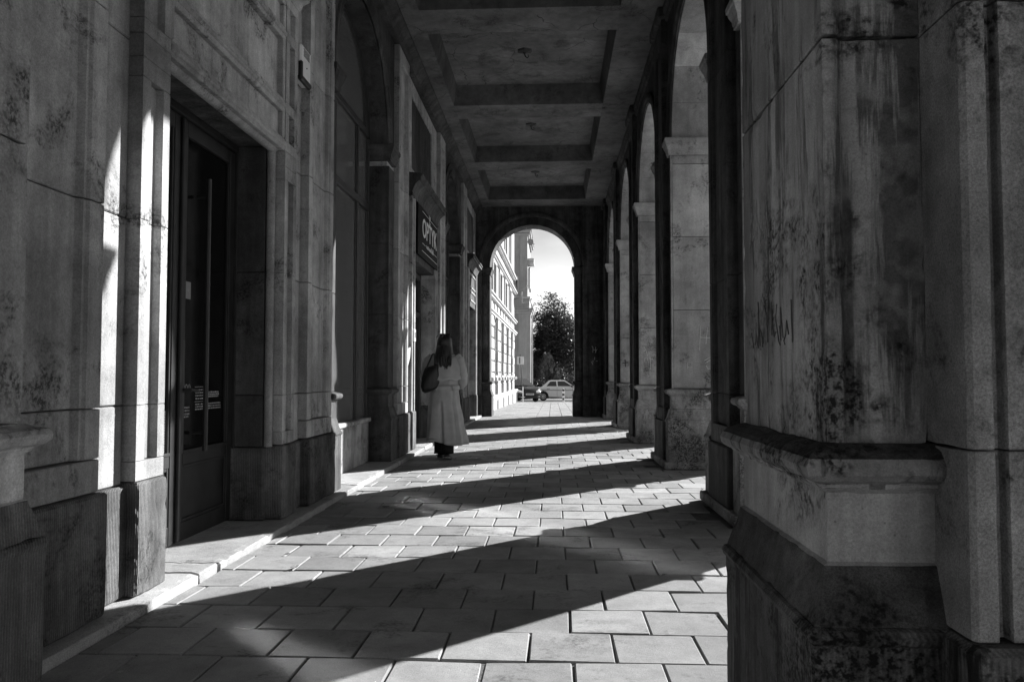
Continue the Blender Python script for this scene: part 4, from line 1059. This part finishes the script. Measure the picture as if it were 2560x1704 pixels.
for i in range(330):
    z = .35+3.2*r_.random()**1.1; rr = 1.15*max(.05, 1-((z-1.1)/2.6)**2 if z > 1.1 else 1-.25*(1.1-z)); a = r_.uniform(0, 2*pi); rad_ = rr*r_.uniform(.8, 1.03)
    c_ = Vector((rad_*cos(a), rad_*sin(a), z)); up = Vector((cos(a)*.35, sin(a)*.35, 1)).normalized(); tg = Vector((-sin(a), cos(a), 0))
    for j in range(7):
        o = c_+up*r_.uniform(-.2,.2)+tg*r_.uniform(-.16,.16)+Vector((cos(a),sin(a),0))*r_.uniform(-.06,.06)
        d1 = (up+tg*r_.uniform(-.5,.5)).normalized()*.13; d2 = tg*.04
        q.add([o-d1*.4-d2, o-d1*.4+d2, o+d1+d2*.2, o+d1-d2*.2], [(0,1,2,3)])
q.build('crown', M['conif'], cf, normals=False)
for i, (x, y, rx, h, lb) in enumerate(((-1.1,64.6,.9,1.5,'dark low shrub just right of the grey house corner'), (.55,67.0,1.1,1.9,'dark shrub below the big tree, above the white saloon roof'), (2.1,66.0,1.3,2.0,'dark shrub at the right edge of the far arch opening'), (-.2,69.0,1.6,2.3,'dark shrub mass behind the rounded conifer'))):
    t = thing('dark_shrub', lb, 'shrub', 'shrubs at the street end', (x, y, gz(y)-.05))
    q = MB(); leafcloud(q, (0,0,h*.5), (rx,.8,h*.55), 90, 40, .09, 30+i, .4, .1); q.build('crown', M['leaf2'], t, normals=False)
    q = MB()
    for k in range(5): a = k*1.3; q.tube([(0,0,0),(cos(a)*rx*.5,sin(a)*.4,h*.7)], [.03,.01], 5)
    q.build('stem', M['bark'], t)
q = MB(); leafcloud(q, (0,0,1.6), (26,1.6,2.0), 900, 30, .16, 77, .8, .0); o = q.build('far_undergrowth', M['leaf2'], None, normals=False); o.location = (4, 82, -.7); tag(o, kind='stuff')

# ================================================================== fallen leaves on the paving
M['dry'] = plain('dry_leaf', .12, .7, var=.3, scale=60)
for i, (x, y, sz, lb) in enumerate(((-1.50, 4.62, .026, 'curled dry leaf on the sunlit paving near the step'), (-1.66, 4.95, .018, 'small dry leaf lying against the granite step'), (.62, 4.55, .014, 'tiny dry leaf on shaded paving near the foreground pier'), (-1.42, 6.75, .024, 'dry leaf on the shaded paving beside the step, below the pilaster'))):
    t = thing('fallen_leaf', lb, 'leaf', 'fallen leaves on the paving', (x, y, .004), R.uniform(0, 6))
    q = MB(); n = 8; pts = []
    for k in range(n):
        a = 2*pi*k/n; rr = sz*(1+.35*cos(3*a)); pts.append((rr*cos(a)*1.3, rr*sin(a)*.8, .004+.018*abs(sin(a))*sz/.05+R.uniform(0,.003)))
    q.add([(0,0,.004)]+pts, [(0,1+k,1+(k+1)%n) for k in range(n)]); o = q.build('blade', M['dry'], t); sm = o.modifiers.new('t','SOLIDIFY'); sm.thickness = .0015
#@@PERSON
# ================================================================== the woman walking away
M['coat'] = plain('trench_coat_cloth', .42, .85, spec=.2, var=.14, scale=9)
M['cloth'] = plain('black_trousers', .012, .8, spec=.2, var=.2)
M['hair'] = plain('dark_hair', .010, .42, spec=.5, var=.4, scale=90)
M['skin'] = plain('skin', .38, .5, var=.06)
M['leather'] = plain('black_leather', .010, .38, var=.3, scale=30)
PX, PY = -1.47, 10.75
pr = thing('person', 'woman with long dark hair in a belted trench coat, walking away near the optician doorway', 'person', loc=(PX, PY, 0))
bm_v = []; bm_e = []; bm_r = []
def jt(p, r, par=None):
    bm_v.append(p); bm_r.append(r)
    if par is not None: bm_e.append((par, len(bm_v)-1))
    return len(bm_v)-1
pel = jt((0,0,.93), (.13,.10)); ch = jt((0,0,1.22), (.13,.09), jt((0,0,1.06), (.11,.085), pel)); nk = jt((0,.0,1.42), (.05,.05), jt((0,-.005,1.35), (.10,.06), ch))
hd = jt((0,.015,1.50), (.062,.066), nk); h2 = jt((0,.015,1.575), (.080,.098), hd); jt((0,.01,1.635), (.058,.07), h2)
for s_, ky, ay, az, ty in ((-1, .07, .06, .085, .20), (1, .05, -.14, .115, -.01)):
    hp = jt((s_*.085,0,.86), (.085,.085), pel); kn = jt((s_*.07,ky,.48), (.052,.055), hp); cf_ = jt((s_*.066,(ky+ay)/2-.015,.32), (.05,.052), kn); an = jt((s_*.06,ay,az), (.033,.036), cf_); jt((s_*.062,ty,.035), (.036,.024), jt((s_*.06,ay+.04,az-.04), (.036,.034), an))
    sh = jt((s_*.165,0,1.355), (.055,.055), ch); el_ = jt((s_*.245,-.04,1.10), (.042,.042), sh); wr_ = jt((s_*.20,.15,.985), (.026,.03), el_); pm = jt((s_*.17,.22,.975), (.034,.018), wr_)
    for k, (dx, L) in enumerate(((-.030,.062),(-.011,.075),(.009,.078),(.028,.066))):
        b0 = jt((s_*(.155+dx*.6),.262,.972+dx*.5), (.010,.009), pm); b1 = jt((s_*(.135+dx*.5),.262+L*.5,.965+dx*.6), (.009,.008), b0); jt((s_*(.110+dx*.4),.262+L*.8,.95+dx*.6), (.007,.007), b1)
    t0 = jt((s_*.14,.205,1.0), (.011,.010), pm); jt((s_*.105,.24,1.01), (.008,.008), t0)
me = bpy.data.meshes.new('body'); me.from_pydata(bm_v, bm_e, [])
ob = bpy.data.objects.new('body', me); COL.objects.link(ob)
sk = ob.modifiers.new('skin', 'SKIN'); sk.use_smooth_shade = True
for i, r in enumerate(bm_r): me.skin_vertices[0].data[i].radius = r; me.skin_vertices[0].data[i].use_root = (i == 0)
sd = ob.modifiers.new('sub', 'SUBSURF'); sd.levels = 2; sd.render_levels = 2
me2 = bpy.data.meshes.new_from_object(ob.evaluated_get(bpy.context.evaluated_depsgraph_get())); bpy.data.objects.remove(ob)
me2.materials.clear(); me2.materials.append(M['skin']); bo_ = bpy.data.objects.new('body', me2); COL.objects.link(bo_); bo_.parent = pr
q = MB()                                                # face: nose, ears, eyes, mouth
q.ball((0,.118,1.545), (.013,.02,.024), 8, 6)
for s_ in (-1, 1): q.ball((s_*.080,.015,1.55), (.010,.02,.032), 8, 6)
q.build('face_features', M['skin'], bo_, True)
q = MB()
for s_ in (-1, 1): q.ball((s_*.032,.098,1.572), (.014,.008,.007), 8, 6)
q.ball((0,.100,1.508), (.024,.008,.006), 8, 6); q.build('eyes_and_mouth', M['cloth'], bo_, True)
# trousers and shoes
for s_, ky, ay, az, ty in ((-1, .07, .06, .085, .20), (1, .05, -.14, .115, -.01)):
    q = MB(); L = []
    for x, y, z, r in ((s_*.085,0,.84,.095),(s_*.078,.04,.62,.082),(s_*.07,ky,.48,.074),(s_*.065,(ky+ay)/2,.30,.078),(s_*.06,ay,az+.03,.086),(s_*.06,ay-.005,az-.02,.088)):
        L.append([(x+r*cos(a)*(1+.05*sin(3*a+z*9)), y+r*1.05*sin(a), z+.012*sin(2*a)) for a in [2*pi*k/20 for k in range(20)]])
    q.loft(L); q.build('trouser_leg', M['cloth'], pr, True)
    q = MB(); L = []
    for t_, w_, h_ in ((-.06,.03,.05),(-.03,.040,.075),(.03,.040,.07),(.10,.046,.05),(.16,.044,.04),(.20,.026,.026)):
        yy = ay+t_; zz = max(.0, (az-.085)*(1-(t_+.06)/.2))
        L.append([(s_*.06+w_*cos(a), yy, zz+h_*.5+h_*.5*sin(a)) for a in [2*pi*k/14 for k in range(14)]])
    q.loft(L); sh_ = q.build('shoe', M['leather'], pr, True)
    q = MB(); L = []
    for t_, w_ in ((-.062,.03),(-.03,.043),(.03,.041),(.10,.049),(.165,.046),(.205,.026)):
        yy = ay+t_; zz = max(.0, (az-.085)*(1-(t_+.06)/.2)); L.append([(s_*.06-w_,yy,zz-.002),(s_*.06+w_,yy,zz-.002),(s_*.06+w_,yy,zz+.018),(s_*.06-w_,yy,zz+.018)])
    q.loft(L); q.build('sole', M['plate'], sh_)
# coat
def interp(tab, z):
    for a, b in zip(tab, tab[1:]):
        if a[0] <= z <= b[0]:
            k = (z-a[0])/(b[0]-a[0]); k = k*k*(3-2*k); return [u+(v-u)*k for u, v in zip(a[1:], b[1:])]
    return tab[-1][1:]
TAB = [(.22,.275,.225,.03),(.50,.242,.198,.016),(.80,.212,.168,.0),(.955,.196,.145,.0),(1.08,.206,.150,0),(1.22,.228,.145,0),(1.32,.222,.125,0),(1.385,.165,.10,0),(1.43,.085,.082,0),(1.45,.075,.075,0)]
N = 72
def ringp(z, off=0.0, fold=True):
    a_, b_, dx = interp(TAB, z); out = []
    A = .125*max(0, min(1, (.93-z)/.65)) if fold else 0
    for k in range(N):
        th = 2*pi*k/N
        f = 1+A*(.55*sin(3*th+2.1+z*.8)+.55*sin(5*th+.3-z*.7)+.35*sin(8*th+1.0+z*1.5))
        if z < .96: f += .006*sin(13*th+z*5)
        if z >= .96: f += .014*sin(5*th+z*22)+.010*sin(9*th-z*31)
        vent = math.exp(-((th-4.60)/.05)**2)*max(0, min(1, (.80-z)/.1))*.30 + math.exp(-((th-5.45)/.07)**2)*max(0, min(1, (.93-z)/.2))*.26 + math.exp(-((th-3.75)/.09)**2)*max(0, min(1, (.9-z)/.3))*.2
        f -= vent
        zz = z
        if z < .27: zz = z+.016*sin(3*th+2.0)-.035*cos(th)
        out.append((dx+(a_+off)*f*cos(th), (b_+off)*f*sin(th)-.01*(1 if z < .9 else 0), zz))
    return out
q = MB(); zs_ = [.22+.73*k/26 for k in range(27)]+[.975+.475*k/18 for k in range(19)]
q.loft([ringp(z) for z in zs_], cap=(False, False)); co = q.build('coat', M['coat'], pr, True); sm = co.modifiers.new('t','SOLIDIFY'); sm.thickness = .008; sm.offset = -1
q = MB(); L = [ringp(z, o_, False) for z, o_ in ((.925,.006),(.93,.018),(.985,.019),(.99,.007))]; q.loft(L, cap=(False, False)); q.build('belt', M['coat'], co, True)
q = MB(); q.tube([(.12,-.135,.99),(.135,-.15,.96),(.13,-.145,.92)], .010, 6); q.tube([(-.09,-.148,.99),(-.09,-.158,.96),(-.09,-.15,.92)], .010, 6); q.build('belt_loop', M['coat'], co, True)
# storm flap over the back
q = MB(); L = []
for j in range(11):
    u = j/10; row = []
    for k in range(41):
        th = radians(184+172*k/40); z = 1.385-(1.385-1.075)*u-.02*u*sin((k/40)*pi)*1.0+.012*u*sin(9*th)
        if k in (0, 40): z = 1.385-(1.385-1.10)*u
        a_, b_, dx = interp(TAB, min(z, 1.385)); o_ = .012+.062*u**1.5; row.append(((a_+o_)*cos(th), (b_+o_)*sin(th), z))
    L.append(row)
n = 41; q.add([p for r in L for p in r], [(j*n+k, j*n+k+1, (j+1)*n+k+1, (j+1)*n+k) for j in range(10) for k in range(40)]); fl = q.build('storm_flap', M['coat'], co, True); sm = fl.modifiers.new('t','SOLIDIFY'); sm.thickness = .006
q = MB(); q.loft([[(r*cos(th), r*.98*sin(th)-.01, z+(.012*sin(th))) for th in [2*pi*k/28 for k in range(28)]] for r, z in ((.088,1.405),(.080,1.47),(.098,1.45),(.135,1.395))], cap=(False, False)); cl_ = q.build('collar', M['coat'], co, True); sm = cl_.modifiers.new('t','SOLIDIFY'); sm.thickness = .006
for s_ in (-1, 1):
    pts = [(s_*.155,0,1.375),(s_*.205,-.012,1.31),(s_*.235,-.03,1.20),(s_*.255,-.045,1.10),(s_*.245,.03,1.03),(s_*.215,.12,.99)]; rs = [.064,.076,.073,.072,.068,.060]
    q = MB(); P = [Vector(p) for p in pts]; L = []
    m_ = 26
    for i in range(m_):
        u = i/(m_-1)*(len(P)-1); k = min(int(u), len(P)-2); f = u-k; c_ = P[k].lerp(P[k+1], f); t_ = (P[k+1]-P[k]).normalized() if f > .5 or k == 0 else ((P[k]-P[k-1]).normalized()+(P[k+1]-P[k]).normalized()).normalized()
        r = rs[k]+(rs[k+1]-rs[k])*f; r *= 1+.035*sin(i*1.9)+.02*sin(i*3.1)
        a_ = t_.cross(Vector((0,1,.2))).normalized(); b_ = t_.cross(a_)
        L.append([c_+(a_*cos(th)+b_*sin(th))*r*(1+.04*sin(3*th+i*.7)) for th in [2*pi*k2/20 for k2 in range(20)]])
    q.loft(L, cap=(True, True)); q.build('sleeve', M['coat'], co, True)
# hair: crown shell and long locks
q = MB(); L = []
for j in range(15):
    u = j/14; z = 1.685-.30*u
    a_ = [.0,.055,.078,.090,.097,.100,.102,.104,.107,.110,.114,.118,.122,.124,.122][j]; b_ = [.0,.06,.085,.105,.112,.112,.108,.10,.092,.084,.076,.07,.064,.058,.05][j]
    L.append([((a_+.003)*cos(th)*(1+.03*sin(9*th)), .005-.012*u*4+(b_+.003)*sin(th)*(1 if sin(th) < 0 else (1 if u < .3 else .35)), z+.006*sin(7*th)) for th in [2*pi*k/36 for k in range(36)]])
q.loft(L); q.build('hair', M['hair'], pr, True)
hr = [o for o in pr.children if o.name.startswith('hair')][0]
r_ = random.Random(21); q = MB()
for i in range(46):
    a = radians(200+140*i/45); x0, y0_ = .085*cos(a), .09*sin(a)-.01; ln = .20+.20*math.exp(-((x0+.01)/.045)**2)+r_.uniform(-.04,.03)
    q.tube([(x0*.7,y0_*.8,1.60),(x0*1.1,y0_-.02,1.50),(x0*1.25,y0_*1.05-.055,1.42-.02*ln),(x0*(.95 if ln > .3 else 1.35)+r_.uniform(-.01,.01),-.150-.01*r_.random(),1.42-ln*.42),(x0*(.5 if ln > .3 else 1.35)+r_.uniform(-.012,.012),-.172-.012*r_.random(),1.42-ln*.85)], [.010,.016,.016,.013,.003], 6)
q.build('hair_lock', M['hair'], hr, True)
sgl = thing('sunglasses', 'dark sunglasses pushed up on the head of the walking woman', 'sunglasses', loc=(PX, PY, 0))
q = MB()
for s_ in (-1, 1):
    q.ball((s_*.040,.065,1.672), (.034,.012,.022), 12, 6); q.tube([(s_*.078,.05,1.67),(s_*.100,-.02,1.655),(s_*.104,-.06,1.63)], .004, 6)
q.tube([(-.01,.075,1.675),(.01,.075,1.675)], .004, 6); q.build('frame', M['black'], sgl, True)
bg_ = thing('shoulder_bag', 'soft black bag slung over the left shoulder of the walking woman', 'bag', loc=(PX-.155, PY-.185, .90))
q = MB(); L = []
for u, a_, b_ in ((0,.05,.03),(.03,.10,.06),(.10,.125,.075),(.20,.12,.072),(.28,.10,.055),(.33,.085,.032),(.345,.08,.015)):
    L.append([(a_*cos(th)*(1+.05*sin(3*th+u*9))-.03+.10*u+.03*sin(th)*u, b_*sin(th)*(1+.06*sin(5*th+u*14)), u+.02*cos(th)) for th in [2*pi*k/28 for k in range(28)]])
q.loft(L); q.build('pouch', M['leather'], bg_, True)
q = MB(); q.tube([(-.06,0,.32),(-.02,.02,.42),(.0,.09,.50),(.01,.16,.515)], .011, 8); q.tube([(.07,0,.33),(.05,.03,.42),(.03,.10,.50),(.02,.17,.512)], .010, 8); q.build('strap', M['leather'], bg_, True)
